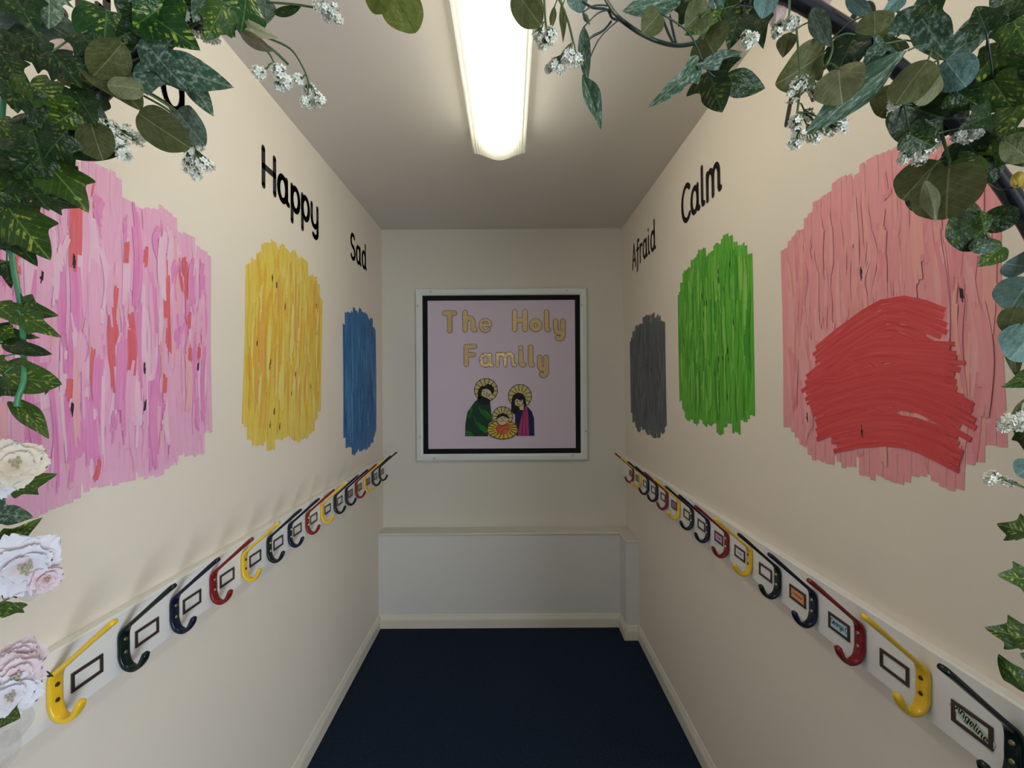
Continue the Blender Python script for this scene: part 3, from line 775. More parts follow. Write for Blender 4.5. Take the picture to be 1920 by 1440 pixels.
cut('beard', [(360, 520), (415, 490), (450, 510), (520, 540), (575, 575), (562, 625), (500, 665), (400, 645), (345, 600)], FM['hair'], g1, 0.0031)
lines('face_lines', [[(430, 425), (480, 415)], [(515, 430), (500, 500), (525, 505)], [(545, 470), (585, 480)], circle(460, 462, 8, 8, 8), circle(545, 500, 8, 8, 8)], 5, g1, 0.0034)
lines('robe_lines', [[(300, 610), (420, 760), (600, 960)], [(190, 760), (260, 900), (400, 1110), (480, 1215)], [(140, 960), (210, 1080), (300, 1215)], [(122, 1218), (128, 1000), (165, 790), (300, 600)]], 7, g1, 0.0030)
g2 = thing('paper_figure', 'paper cut-out woman in navy and magenta robes with halo, right figure on the board', 'paper figure', (fp(1180, 700)[0], YP, fp(0, 1215)[1]), gname)
halo(g2, 1100, 505, 212, 0.0004)
cut('hair', [(950, 570), (980, 485), (1060, 440), (1150, 462), (1200, 540), (1218, 690), (1150, 720), (1100, 760), (1010, 840), (938, 780)], FM['hair'], g2, 0.0014)
cut('robe', [(1010, 830), (1080, 735), (1180, 690), (1230, 690), (1310, 780), (1350, 900), (1355, 1218), (1040, 1218), (1010, 1000)], FM['navy'], g2, 0.0021)
cut('face', [(1000, 605), (1040, 550), (1100, 585), (1165, 570), (1142, 660), (1080, 695), (1012, 665)], FM['skin'], g2, 0.0028)
cut('neck', [(1085, 700), (1170, 640), (1160, 760), (1095, 745)], FM['skin'], g2, 0.0028)
for pl in ([(1190, 690), (1228, 690), (1245, 850), (1262, 1216), (1210, 1216), (1200, 900)], [(1180, 700), (1195, 900), (1195, 1216), (1135, 1216), (1160, 900)], [(1172, 720), (1150, 900), (1120, 1216), (1055, 1216), (1110, 930)]):
    cut('sash', pl, FM['magenta'], g2, 0.0028)
lines('face_lines', [[(1000, 610), (1040, 600)], [(1060, 570), (1050, 630), (1075, 635)], [(1095, 600), (1140, 590)], [(1060, 655), (1085, 660), (1105, 645)], [(1000, 605), (1012, 665), (1080, 695), (1142, 660), (1165, 570)]], 5, g2, 0.0036)
g3 = thing('paper_figure', 'paper cut-out swaddled baby with halo on yellow straw, between the two adults on the board', 'paper figure', (fp(785, 700)[0], YP, fp(0, 1275)[1]), gname)
halo(g3, 785, 875, 185, 0.0036)
cut('straw', [(785 + (275 + 14 * sin(9 * a)) * cos(a), 1105 + (168 + 10 * sin(9 * a)) * sin(a)) for a in [2 * pi * k / 60 for k in range(60)]], FM['straw'], g3, 0.0046)
lines('straw_lines', [[(785 + 150 * cos(a), 1090 + 95 * sin(a)), (785 + 268 * cos(a + .1), 1105 + 162 * sin(a + .1))] for a in [2 * pi * k / 18 for k in range(18)]] + [circle(785, 1105, 275, 168, 40) + circle(785, 1105, 275, 168, 40)[:1]], 7, g3, 0.0056)
cut('swaddle', [(650, 1070), (720, 1000), (780, 1020), (905, 985), (925, 1080), (865, 1180), (780, 1198), (700, 1165)], FM['orange'], g3, 0.0058)
lines('swaddle_lines', [[(700, 1160), (730, 1080), (800, 1040), (900, 1020)], [(760, 1190), (780, 1120), (840, 1085), (915, 1090)], [(670, 1110), (700, 1050), (760, 1020)]], 8, g3, 0.0066, plain('dark_red_line', (0.35, 0.03, 0.03), 0.5))
cut('face', [(688, 935), (715, 885), (790, 860), (862, 890), (892, 940), (845, 1005), (770, 1030), (712, 1000)], FM['skin'], g3, 0.0062)
cut('hair', [(665, 920), (700, 840), (790, 800), (875, 838), (915, 920), (855, 885), (790, 862), (725, 885)], FM['hair'], g3, 0.0068)
for cx in (712, 852): cut('cheek', circle(cx, 955, 26, 30, 10), FM['peach'], g3, 0.0067)
lines('face_lines', [[(735, 895), (765, 898)], [(805, 898), (835, 893)], [(785, 900), (778, 925)], [(750, 945), (785, 955), (820, 940)], [(688, 935), (712, 1000), (770, 1030), (845, 1005), (892, 940)]], 5, g3, 0.0072)

# ------------------------------------------------------------------ the arch and its artificial greenery
YA = 0.50
AX, AZ, AR = 0.002, EYE - 0.163, 0.685
pts = [(AX - AR, YA, 0.0), (AX - AR, YA, AZ * 0.5)] + [(AX + AR * cos(a), YA, AZ + AR * sin(a)) for a in [pi - pi * k / 48 for k in range(49)]] + [(AX + AR, YA, AZ * 0.5), (AX + AR, YA, 0.0)]
q = MB(); q.tube(pts, 0.0095, 14)
tag(q.build('arch_frame', M['tubeblack'], None, True), 'black plastic tube arch spanning the corridor, wrapped in greenery', 'arch')

SHAPES = {
 'ivy': [(0, 0), (.14, -.05), (.30, -.04), (.44, .06), (.40, .18), (.37, .26), (.43, .38), (.5, .52), (.37, .54), (.27, .60), (.19, .74), (.09, .90), (0, 1)],
 'tri': [(0, 0), (.16, -.05), (.34, .0), (.5, .16), (.36, .23), (.26, .33), (.28, .5), (.22, .68), (.11, .87), (0, 1)],
 'heart': [(0, 0), (.12, -.06), (.28, -.05), (.42, .08), (.5, .26), (.48, .42), (.40, .58), (.28, .74), (.13, .90), (0, 1)],
 'round': [(0, 0), (.15, .02), (.33, .12), (.46, .28), (.5, .46), (.47, .64), (.38, .80), (.22, .93), (.1, .985), (0, 1)],
 'lance': [(0, 0), (.2, .1), (.4, .25), (.5, .42), (.45, .6), (.3, .78), (.13, .92), (0, 1)],
}
leaf_cache = {}
def leaf_mesh(shape, mat, var):
    key = (shape, mat, var)
    if key in leaf_cache: return leaf_cache[key]
    r = random.Random(hash(shape) % 1000 + var if False else var * 31 + len(shape))
    half = catmull(SHAPES[shape], 4); n = len(half); J = 5
    fold = [0.10, 0.26, -0.12][var]; curl = [0.12, 0.30, 0.22][var]; wav = [0.03, 0.05, 0.06][var]
    vs = []; uvs = []; fs = []
    for side in (-1, 1):
        o = len(vs)
        for i, (hx, hy) in enumerate(half):
            my = i / (n - 1)
            for j in range(J + 1):
                s = j / J
                x = side * hx * s; y = my + (hy - my) * s
                z = fold * abs(x) - curl * (y - 0.3) ** 2 + wav * sin(y * 7 + side * 1.3) * abs(x) * 2 - 0.5 * curl * x * x
                vs.append((x, y, z)); uvs.append((x + 0.5, y))
        for i in range(n - 1):
            for j in range(J):
                f = (o + i * (J + 1) + j, o + i * (J + 1) + j + 1, o + (i + 1) * (J + 1) + j + 1, o + (i + 1) * (J + 1) + j)
                fs.append(f if side > 0 else f[::-1])
    me = bpy.data.meshes.new('leaf'); me.from_pydata(vs, [], fs); me.materials.append(LM[mat])
    me.polygons.foreach_set('use_smooth', [True] * len(fs))
    ul = me.uv_layers.new(name='UVMap')
    for lp in me.loops: ul.data[lp.index].uv = uvs[lp.vertex_index]
    me.update(); leaf_cache[key] = me
    return me
DEF = {'ivy': 'ivy', 'heart': 'heart', 'dark': 'ivy', 'frost': 'tri', 'olive': 'round', 'pale': 'round', 'blue': 'round', 'grey': 'round', 'lime': 'round', 'cream': 'lance', 'gold': 'round', 'brown': 'lance', 'sheer': 'round', 'blush': 'round'}
def leaf(parent, mat, bx, by, tx, ty, wpx, Z=None, shape=None):
    Z = Z or random.uniform(*ZR)
    a = P(bx, by, Z); L0 = (P(tx, ty, Z) - a).length
    b_ = P(tx, ty, Z) + Vector((0, random.uniform(-0.18, 0.10) * L0, 0))
    d = (b_ - a); L = d.length; d.normalize()
    mid = (a + b_) / 2
    n = (Vector((0, 0, EYE)) - mid).normalized()
    n = (n - d * n.dot(d)).normalized()
    n = Matrix.Rotation(random.uniform(-0.45, 0.45), 3, d) @ n
    x = d.cross(n)
    w_ = wpx * Z / F * 1.06
    me = leaf_mesh(shape or DEF[mat], mat, random.randrange(3))
    o = bpy.data.objects.new('leaf', me); C.objects.link(o); o.parent = parent
    mw = Matrix(((x.x * w_, d.x * L, n.x * L), (x.y * w_, d.y * L, n.y * L), (x.z * w_, d.z * L, n.z * L))).to_4x4()
    mw.translation = a - parent.location
    o.matrix_basis = mw
    return a, d
ZR = (0.455, 0.545)
def sprig(name, label, cat, stem_px, leaves, stem_mat='stem', rad=0.0016, Z=YA, group=None, zr=(0.455, 0.545)):
    global ZR
    ZR = zr
    pts = [P(x, y, Z + 0.012 * sin(0.03 * (x + y))) for x, y in stem_px]
    pts = [Vector(p) for p in catmull(pts, 6)]
    t = thing(name, label, cat, pts[0], group)
    mb = MB(); mb.tube(pts, rad, 8)
    for lf in leaves:
        a, d = leaf(t, *lf)
        near = min(pts, key=lambda p: (p - a).length)
        if (near - a).length > 0.002:
            m_ = (near + a) / 2 - d * 0.12 * (near - a).length
            mb.tube(catmull([near, m_, a + d * 0.002], 4), 0.0009, 6)
    mb.build('stem', M[stem_mat], t, True)
    return t
GV = 'artificial foliage sprigs on the arch'
#            mat     base        tip       width
sprig('leaf_sprig', 'sprig of yellow-splashed heart leaves and frosted ivy at top left of arch', 'foliage', [(-60, -60), (120, -10), (200, 20), (280, 60), (340, 130)], [
    ('heart', 200, 18, 208, 124, 92), ('heart', 250, 8, 380, 100, 84), ('frost', 262, 112, 426, 152, 112), ('frost', 330, 110, 386, 206, 70), ('frost', 246, -30, 238, 48, 78), ('olive', 160, 106, 262, 194, 66),
    ('frost', 345, -22, 440, 66, 66, .49, 'lance'), ('grey', 20, 0, 176, 97, 62, .5, 'lance'), ('dark', 58, 82, 112, 136, 62), ('grey', 60, 20, 20, 70, 60), ('dark', 280, -30, 300, 20, 60), ('dark', 300, 30, 228, 88, 80), ('heart', 330, -10, 262, 62, 76), ('frost', 400, -30, 360, 40, 60), ('olive', 230, 80, 170, 140, 60), ('dark', 215, 130, 150, 150, 60), ('dark', 420, -20, 330, 10, 60), ('dark', 20, -20, 70, 60, 80), ('dark', -20, 60, 60, 110, 80), ('frost', 90, -30, 110, 60, 70), ('dark', 150, 60, 200, 120, 66), ('dark', 205, 90, 140, 150, 60), ('dark', 95, 95, 150, 160, 66), ('frost', 280, 90, 340, 160, 84), ('ivy', 420, 10, 380, 70, 60), ('blush', 140, 110, 120, 70, 50)], zr=(0.44, 0.483), group=GV)
sprig('leaf_sprig', 'sprig with hanging variegated leaf and pale yellow leaf beside ceiling edge, top left', 'foliage', [(360, -60), (420, -10), (440, 40), (470, 68), (510, 92), (540, 120)], [
    ('heart', 462, -10, 452, 60, 80), ('grey', 494, -10, 500, 38, 32, .5, 'lance'), ('dark', 512, 26, 566, 18, 17, .5, 'lance'), ('cream', 452, 46, 520, 78, 22), ('brown', 448, 60, 512, 99, 24), ('frost', 440, 5, 418, 62, 40, .5, 'lance')], zr=(0.44, 0.483), group=GV)
sprig('eucalyptus_sprig', 'drooping olive eucalyptus sprig with rounded leaves, left of the Happy lettering', 'foliage', [(120, 120), (200, 150), (270, 170), (320, 200), (350, 235), (372, 290)], [
    ('olive', 258, 212, 350, 274, 66), ('grey', 330, 205, 384, 272, 54), ('pale', 268, 168, 200, 160, 40), ('grey', 150, 178, 166, 238, 54), ('olive', 95, 140, 180, 152, 44, .5, 'lance')], zr=(0.44, 0.483), group=GV)
sprig('ivy_sprig', 'dense dark ivy sprig hanging on the left edge above the pink patch', 'foliage', [(-50, 60), (30, 130), (60, 200), (90, 250), (110, 310)], [
    ('ivy', 55, 155, 140, 212, 66), ('dark', 12, 148, 40, 210, 66), ('dark', 45, 210, 108, 258, 66), ('ivy', -8, 228, 52, 294, 52), ('dark', 205, 235, 148, 302, 88, .5, 'heart'), ('olive', 170, 230, 195, 300, 60), ('ivy', 78, 295, 172, 392, 88), ('dark', 30, 318, 100, 395, 70),
    ('dark', 100, 225, 125, 262, 50), ('ivy', 20, 320, 64, 372, 60), ('dark', 60, 240, 90, 330, 60), ('dark', 0, 100, 40, 160, 60), ('dark', 90, 165, 150, 220, 50), ('ivy', -20, 290, 30, 370, 60), ('dark', 140, 170, 190, 240, 55), ('dark', 60, 360, 150, 388, 50), ('dark', 175, 170, 118, 232, 70), ('ivy', 150, 200, 96, 246, 66), ('dark', 120, 250, 68, 300, 66), ('dark', 75, 285, 35, 340, 70), ('dark', 25, 330, -10, 400, 70), ('dark', 30, 60, 80, 120, 60), ('dark', -10, 110, 60, 170, 70), ('ivy', 20, 170, 90, 190, 66), ('dark', 110, 200, 60, 260, 70), ('dark', 130, 270, 90, 320, 60), ('dark', -10, 260, 50, 330, 66), ('dark', 110, 310, 150, 360, 56), ('ivy', -10, 330, 60, 350, 60)], zr=(0.44, 0.483), group=GV)
sprig('ivy_sprig', 'pale-veined ivy trail hanging down the left edge in front of the pink patch', 'foliage', [(10, 150), (4, 230), (8, 300), (22, 360), (18, 420), (25, 500), (38, 570), (44, 650), (45, 710), (34, 745), (32, 762)], [
    ('ivy', 12, 385, 88, 482, 92), ('dark', 0, 420, 78, 498, 60), ('dark', 12, 490, 28, 540, 28), ('ivy', 32, 575, 108, 592, 56), ('ivy', 36, 588, 102, 630, 44), ('dark', 5, 645, 88, 665, 30, .5, 'heart'), ('ivy', 5, 700, 106, 722, 66, .5, 'heart'), ('ivy', 30, 755, 96, 820, 34, .5, 'heart'),
    ('ivy', -10, 570, 35, 605, 50), ('dark', -20, 620, 60, 632, 40), ('ivy', -30, 680, 40, 692, 40), ('dark', -20, 715, 45, 742, 42), ('ivy', -20, 360, 45, 392, 60), ('ivy', -10, 640, 30, 610, 40), ('dark', -25, 400, 5, 470, 60)], 'vine', 0.0026, group=GV)
sprig('ivy_sprig', 'bright glossy ivy leaves among the pink flowers at lower left', 'foliage', [(-60, 860), (-20, 960), (-15, 1080), (-20, 1200), (-20, 1340), (-30, 1420)], [
    ('ivy', 18, 908, 99, 894, 56), ('frost', -15, 962, 58, 970, 62), ('ivy', 0, 1020, 72, 978, 44), ('ivy', 5, 1100, 62, 1085, 50), ('ivy', 25, 1130, 8, 1158, 46), ('ivy', -10, 1345, 44, 1340, 56), ('dark', 20, 1250, 92, 1272, 16, .5, 'lance'), ('dark', 25, 1258, 72, 1250, 14, .5, 'lance'), ('sheer', -10, 1370, 60, 1345, 66), ('sheer', -20, 1420, 40, 1400, 70), ('sheer', 30, 1115, 66, 1090, 50)], group=GV)
sprig('leaf_sprig', 'pair of bright olive rounded leaves hanging at the top centre, left of the light', 'foliage', [(640, -90), (700, -50), (735, -20)], [
    ('lime', 732, -18, 778, 58, 72), ('lime', 690, -30, 722, 18, 48)], group=GV)
sprig('leaf_sprig', 'sprig with dark rounded leaf overlapping the right edge of the light', 'foliage', [(900, -80), (960, -40), (1030, -20), (1055, 10)], [
    ('olive', 965, -20, 1012, 48, 56), ('olive', 1053, 4, 1056, 83, 13, .5, 'lance'), ('olive', 1040, 10, 1034, 50, 12, .5, 'lance'), ('blue', 1080, -30, 1086, 26, 40), ('dark', 985, -30, 1005, 10, 40)], group=GV)
sprig('vine_tendril', 'looping dark green tendril with twisted leaf, right of the light', 'foliage', [(1128, -12), (1150, 22), (1166, 38), (1200, 62), (1235, 78), (1270, 85), (1305, 80), (1345, 64), (1385, 40)], [
    ('frost', 1094, 48, 1100, 150, 24, .5, 'lance'), ('frost', 1092, 140, 1130, 234, 28, .5, 'lance'), ('grey', 1092, 20, 1106, 48, 8, .5, 'lance')], 'stemdark', 0.0023, group=GV)
q_ = [o for o in bpy.data.objects if o.get('label', '').startswith('looping dark')][0]
for pl in ([(1092, 2), (1110, 14), (1138, 18), (1148, 34), (1166, 38)], [(1146, 40), (1130, 58), (1108, 70), (1096, 88)], [(1242, 34), (1252, 60), (1264, 84)], [(1255, 28), (1262, 60), (1268, 84)]):
    mb = MB(); mb.tube(catmull([P(x, y, YA) for x, y in pl], 4), 0.0014, 6); mb.build('side_shoot', M['stemdark'], q_, True)
sprig('ivy_sprig', 'cluster of frosted and dark ivy leaves over the ceiling edge at upper right', 'foliage', [(1300, -60), (1340, 0), (1345, 60), (1330, 100), (1310, 130)], [
    ('frost', 1285, -5, 1166, 30, 42, .49, 'lance'), ('olive', 1240, 22, 1206, 60, 44), ('dark', 1290, -10, 1312, 58, 62), ('ivy', 1350, 30, 1286, 64, 40), ('olive', 1318, 60, 1334, 104, 74), ('dark', 1385, 28, 1366, 90, 64), ('frost', 1308, 126, 1396, 96, 28, .49, 'lance'), ('frost', 1308, 122, 1224, 196, 46, .49, 'tri'),
    ('dark', 1330, 132, 1352, 208, 100, .5, 'tri'), ('dark', 1345, 150, 1436, 166, 44, .5, 'lance'), ('dark', 1425, 16, 1420, 94, 46), ('ivy', 1355, -10, 1380, 50, 66), ('blue', 1340, -15, 1360, 14, 40), ('dark', 1400, -20, 1410, 50, 60), ('blue', 1440, -20, 1432, 28, 40), ('olive', 1330, 10, 1290, 45, 50)], 'stemdark', group=GV)
sprig('eucalyptus_sprig', 'olive eucalyptus sprig hanging from the black tube at upper right', 'foliage', [(1520, -40), (1545, 40), (1560, 90), (1545, 130)], [
    ('grey', 1522, 14, 1548, 94, 32, .49, 'lance'), ('dark', 1605, 62, 1572, 132, 66, .49, 'round'), ('olive', 1548, 96, 1466, 156, 74), ('pale', 1572, 126, 1574, 194, 76), ('olive', 1480, 60, 1470, 102, 32, .5, 'lance'), ('blush', 1455, -20, 1455, 44, 34), ('blush', 1530, -20, 1540, 22, 44), ('olive', 1640, 20, 1640, 62, 54)], group=GV)
sprig('leaf_sprig', 'long frosted pointed leaves crossing the upper right corner of the arch', 'foliage', [(1640, -40), (1690, 30), (1730, 90), (1770, 110), (1800, 90)], [
    ('frost', 1706, 92, 1522, 248, 56, .47, 'lance'), ('frost', 1712, 10, 1770, 122, 92, .48), ('frost', 1775, 112, 1908, -4, 56, .47, 'lance'), ('olive', 1742, 110, 1682, 186, 66), ('blue', 1772, 112, 1802, 168, 58), ('pale', 1762, 130, 1722, 192, 44), ('dark', 1680, 70, 1640, 120, 66, .52), ('frost', 1660, 80, 1620, 120, 50, .49), ('blue', 1585, -10, 1630, 40, 26, .48, 'lance'), ('blue', 1700, -20, 1650, 36, 26, .48, 'lance'), ('dark', 1740, 0, 1760, 28, 60), ('lime', 1650, 30, 1640, 75, 40, .51), ('olive', 1690, 160, 1650, 215, 60, .53)], zr=(0.44, 0.483), group=GV)
sprig('ivy_sprig', 'mass of dark glossy ivy leaves above and right of the rose patch', 'foliage', [(1960, -20), (1900, 60), (1870, 130), (1850, 210), (1835, 280), (1850, 340)], [
    ('dark', 1690, 195, 1838, 232, 100, .49, 'heart'), ('ivy', 1880, 78, 1812, 162, 60), ('ivy', 1865, 95, 1884, 192, 56), ('dark', 1885, 10, 1902, 92, 66), ('dark', 1912, 90, 1880, 150, 60), ('ivy', 1915, 185, 1868, 268, 66), ('dark', 1810, 262, 1866, 344, 92, .49, 'heart'), ('ivy', 1835, 290, 1790, 345, 60), ('dark', 1700, 250, 1760, 275, 60), ('dark', 1850, 60, 1830, 10, 60), ('ivy', 1900, 40, 1925, 110, 60),
    ('ivy', 1880, 260, 1925, 320, 60), ('olive', 1880, 262, 1925, 300, 50), ('gold', 1908, 352, 1908, 322, 20), ('dark', 1860, 20, 1900, 0, 60), ('dark', 1790, 170, 1840, 205, 60), ('dark', 1760, 250, 1700, 262, 50), ('dark', 1895, 140, 1930, 200, 60), ('dark', 1880, 110, 1838, 178, 66), ('ivy', 1860, 150, 1905, 232, 64), ('dark', 1860, 215, 1800, 240, 60)], 'stemdark', zr=(0.44, 0.483), group=GV)
sprig('eucalyptus_sprig', 'eucalyptus sprig with large rounded olive leaves overlapping the rose patch', 'foliage', [(1760, 230), (1780, 300), (1800, 350), (1830, 400), (1850, 440), (1875, 480)], [
    ('olive', 1760, 300, 1702, 366, 74), ('olive', 1780, 310, 1770, 410, 106), ('dark', 1732, 350, 1722, 396, 44, .51, 'round'), ('pale', 1735, 335, 1754, 416, 26, .48, 'lance'), ('dark', 1845, 410, 1768, 446, 88, .49, 'round'), ('dark', 1848, 400, 1895, 425, 50, .5, 'round'), ('frost', 1822, 470, 1870, 448, 34, .48, 'round'), ('ivy', 1880, 462, 1830, 500, 40, .48, 'heart'), ('ivy', 1838, 395, 1842, 440, 26, .47, 'lance'), ('frost', 1800, 350, 1812, 382, 26, .47, 'round'), ('lime', 1835, 330, 1815, 360, 22, .47, 'round'), ('gold', 1915, 340, 1905, 360, 18)], group=GV)
sprig('eucalyptus_sprig', 'blue-green eucalyptus sprig with round coin leaves down the right edge', 'foliage', [(1960, 440), (1930, 520), (1925, 600), (1930, 680), (1935, 740)], [
    ('blue', 1940, 500, 1878, 500, 48), ('blue', 1935, 520, 1885, 578, 70), ('blue', 1945, 610, 1896, 672, 66), ('olive', 1905, 575, 1884, 622, 34), ('olive', 1896, 600, 1900, 708, 26, .5, 'lance'), ('ivy', 1945, 700, 1876, 724, 34, .5, 'heart'), ('dark', 1918, 800, 1926, 850, 30), ('blue', 1940, 870, 1905, 890, 40)], group=GV)
sprig('ivy_sprig', 'ivy trail with single pointed leaves down the lower right edge', 'foliage', [(1950, 860), (1945, 960), (1950, 1080), (1948, 1180), (1935, 1260), (1940, 1330)], [
    ('ivy', 1935, 1000, 1872, 985, 56), ('ivy', 1945, 1090, 1864, 1074, 56), ('ivy', 1940, 1200, 1860, 1184, 60), ('ivy', 1925, 1300, 1862, 1228, 36, .5, 'heart'), ('dark', 1950, 1240, 1912, 1225, 40), ('dark', 1950, 1265, 1910, 1262, 34)], 'stem', group=GV)

# sprays of tiny white flowers
def spray(label, stem_px, heads, Z=0.49, big=1.0):
    pts = [Vector(p) for p in catmull([P(x, y, Z) for x, y in stem_px], 5)]
    t = thing('flower_spray', label, 'flower spray', pts[0], 'sprays of tiny white flowers on the arch')
    st = MB(); st.tube(pts, 0.0012, 6)
    for hx, hy, r in heads:
        c = P(hx, hy, Z + random.uniform(-.02, .02))
        hub = min(pts, key=lambda p: (p - c).length)
        base = hub.lerp(c, 0.55)
        st.tube(catmull([hub, hub.lerp(c, .3) + Vector((0, 0, .003)), base], 3), 0.0008, 6)
        fl = MB(); R = r * Z / F
        axis = (c - hub); axis = axis.normalized() if axis.length > 1e-5 else Vector((0, 0, -1))
        for k in range(22):
            d = Vector((random.gauss(0, 1), random.gauss(0, 1), random.gauss(0, 1))).normalized()
            p = c + (d * 0.75 + axis * 0.25) * R * random.uniform(.5, 1)
            st.tube([base, base.lerp(p, .6) + Vector((random.uniform(-1, 1), 0, random.uniform(-1, 1))) * .001, p], 0.00045, 5)
            # five little petals round a bud
            fl.ball(p, 0.0011, 1, 6, 4)
            u = d.orthogonal().normalized(); v = d.cross(u)
            for m_ in range(5):
                a = 2 * pi * m_ / 5 + k
                e = u * cos(a) + v * sin(a); f_ = v * cos(a) - u * sin(a); s_ = 0.0040 * big
                fl.add([p, p + e * s_ * .55 + f_ * s_ * .35 + d * .0006, p + e * s_ + d * .0014, p + e * s_ * .55 - f_ * s_ * .35 + d * .0006], [(0, 1, 2, 3)], 0)
        fl.build('flower_head', [M['floret'], M['bud']], t, True)
    st.build('stem', M['stem'], t, True)
spray('white flower spray drooping over the pink patch, below the olive leaf', [(150, 150), (185, 195), (205, 235)], [(205, 238, 20), (235, 250, 22), (218, 268, 24), (255, 258, 16), (232, 288, 16)])
spray('white flower spray with a drooping head left of the word Happy', [(270, 180), (320, 210), (352, 250)], [(362, 285, 22), (380, 305, 22), (355, 305, 20), (370, 268, 14), (368, 325, 14)])
spray('pale weathered flower spray in the top left corner', [(-10, -20), (20, 40), (45, 80)], [(20, 55, 30), (45, 85, 24), (5, 80, 22), (60, 100, 16)])
spray('white flower spray drooping over the ceiling edge at top left', [(455, 62), (500, 95), (515, 120)], [(522, 135, 18), (535, 150, 16), (488, 135, 14), (525, 158, 12)])
spray('longer white flower spray drooping at top left below the yellow leaf', [(500, 70), (545, 92), (570, 130), (580, 160)], [(580, 168, 16), (590, 182, 18), (575, 190, 14), (562, 148, 10), (600, 188, 10)])
spray('short white flower spray pointing right at the top edge, left of centre', [(500, 4), (550, 8), (590, 14)], [(600, 10, 16), (625, 20, 16), (632, 34, 10), (612, 30, 10)])
spray('grey-white flower spray among frosted leaves at top left', [(320, -20), (345, 20), (360, 45)], [(360, 50, 20), (385, 65, 18), (345, 30, 18), (400, 70, 12)])
spray('white flower spray hanging at the right edge of the light', [(1020, -10), (1022, 30), (1024, 50)], [(1010, 62, 18), (1030, 65, 18), (1020, 78, 14)])
spray('white flower spray hanging just right of the light', [(1050, 2), (1065, 40), (1075, 80)], [(1040, 118, 12), (1052, 125, 12), (1068, 105, 18), (1082, 110, 14), (1030, 128, 8)])
spray('small white flower spray by the ceiling edge at upper right', [(1400, 20), (1408, 60)], [(1400, 80, 12), (1412, 72, 12), (1398, 68, 10)])
spray('white flower spray at top right beside the black tube', [(1480, -20), (1480, 20), (1475, 45)], [(1462, 50, 16), (1480, 45, 14), (1490, 40, 10), (1458, 62, 10)])
spray('tall white flower spray hanging left of the long frosted leaf', [(1492, 40), (1498, 110), (1500, 160), (1495, 210)], [(1500, 160, 22), (1525, 165, 20), (1490, 180, 18), (1535, 175, 14), (1490, 228, 16), (1515, 215, 16), (1495, 255, 24), (1525, 250, 22), (1550, 240, 22), (1575, 235, 18), (1490, 268, 12)])
spray('white flower spray hanging over the crest of the rose patch', [(1690, 160), (1700, 220), (1710, 260)], [(1712, 270, 24), (1735, 275, 22), (1700, 285, 18), (1750, 268, 18), (1722, 296, 14), (1695, 298, 10)])
spray('cream flower spray in the middle of the upper right foliage', [(1700, 130), (1690, 170)], [(1680, 190, 20), (1700, 195, 20), (1678, 208, 14), (1715, 185, 16)])
spray('white flower spray at the right edge beside the rose patch', [(1945, 730), (1915, 755)], [(1905, 778, 18), (1892, 788, 16), (1910, 795, 14), (1882, 800, 8)], big=1.3)
spray('tiny greenish flower spray at the right edge below the rose patch', [(1950, 925), (1910, 910), (1885, 900)], [(1866, 896, 16), (1858, 900, 10), (1890, 905, 12)])
spray('pale flower spray in the dark ivy at the far right', [(1860, 290), (1820, 262)], [(1815, 258, 14), (1800, 255, 14), (1830, 250, 12)])

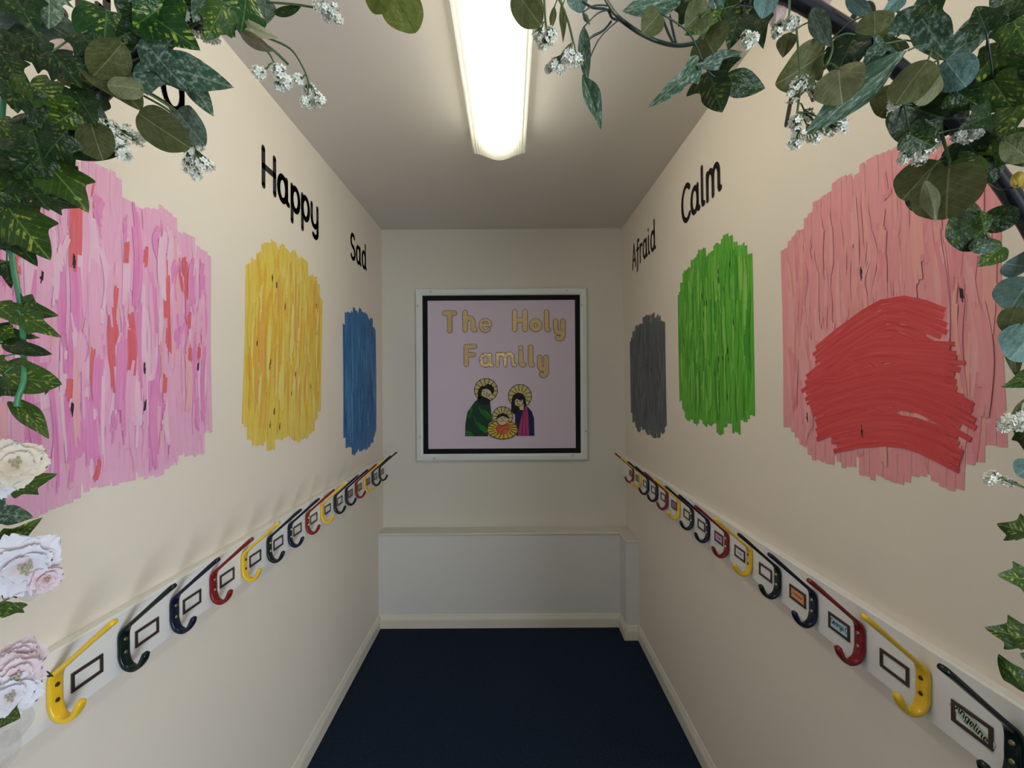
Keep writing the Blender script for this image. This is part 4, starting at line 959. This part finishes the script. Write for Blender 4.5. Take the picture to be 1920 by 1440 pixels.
# large blossoms
def blossom(label, px, py, rpx, mat, Z=0.49, tilt=(0, 0), seed=1):
    rnd = random.Random(seed); c = P(px, py, Z); R = rpx * Z / F
    n = (Vector((0, 0, EYE)) - c).normalized() + Vector((tilt[0], 0, tilt[1])); n.normalize()
    u = n.orthogonal().normalized(); v = n.cross(u)
    t = thing('flower', label, 'flower', c, 'pale blossoms on the left of the arch')
    for ring, (cnt, rad, lift) in enumerate(((6, 1.0, 0.05), (6, 0.82, 0.30), (5, 0.55, 0.55))):
        for k in range(cnt):
            a = 2 * pi * (k + 0.5 * ring) / cnt + rnd.uniform(-.25, .25); ll = R * rad * rnd.uniform(.85, 1.12)
            e = u * cos(a) + v * sin(a); s_ = v * cos(a) - u * sin(a)
            vs = []; uvs = []; fs = []; A, B = 9, 8
            for i in range(A + 1):
                y = i / A; wv = 0.52 * sin(pi * min(1, 0.08 + 0.80 * y)) ** 0.8 * (1 if y < .9 else .92)
                for j in range(B + 1):
                    x = -1 + 2 * j / B
                    edge = 1 - 0.12 * x * x + 0.05 * sin(9 * x + k)
                    yy = y * (edge if y > .6 else 1)
                    z = lift * yy * yy - 0.10 * yy ** 4 + 0.22 * x * x * wv * yy + 0.05 * sin(6 * x + 3 * k) * yy * yy
                    vs.append(c + e * ll * (yy * (1 - 0.3 * lift)) + s_ * ll * wv * x + n * (ll * z + 0.002 * ring)); uvs.append((j / B, y))
            for i in range(A):
                for j in range(B): fs.append((i * (B + 1) + j, i * (B + 1) + j + 1, (i + 1) * (B + 1) + j + 1, (i + 1) * (B + 1) + j))
            link_mesh('petal', vs, fs, mat, t, True, uvs)
    q = MB()
    for k in range(9):
        a = k * 2.4; r_ = 0.02 * R * k
        q.ball(c + n * R * .35 + (u * cos(a) + v * sin(a)) * r_ * 1.2, 0.05 * R, 0, 6, 4)
    q.build('stamens', LM['cream'], t, True)
    q = MB(); q.tube(catmull([c, c - n * 0.02, c - n * 0.03 + Vector((-0.06, 0, 0.01))], 4), 0.0018, 6); q.build('stem', M['stem'], t, True)
blossom('cream blossom at the left edge above the glossy ivy leaf', 25, 872, 52, M['petal_cream'], tilt=(.25, .2), seed=3)
blossom('white blossom at the very left edge below the cream one', -8, 900, 40, M['petal_white'], tilt=(.2, -.1), seed=8)
blossom('large white and pink blossom at left, below the pink patch', 42, 1062, 62, M['petal_white'], tilt=(.3, -.3), seed=5)
blossom('pink blossom petal cluster beside the large white blossom', 85, 1085, 30, M['petal_pink'], Z=.5, tilt=(.4, -.2), seed=4)
blossom('pink-tipped blossom above the nearest yellow hook', 36, 1236, 38, M['petal_pink'], tilt=(.2, .3), seed=6)
blossom('white blossom with pink centre beside the nearest yellow hook', 30, 1272, 46, M['petal_pink'], Z=.475, tilt=(.1, .1), seed=9)
blossom('blue-white blossom lowest on the left edge', 18, 1305, 44, M['petal_white'], Z=.465, tilt=(.1, -.2), seed=10)
blossom('pale blush blossom half hidden by leaves at upper left', 130, 95, 34, M['petal_cream'], Z=.53, seed=11)
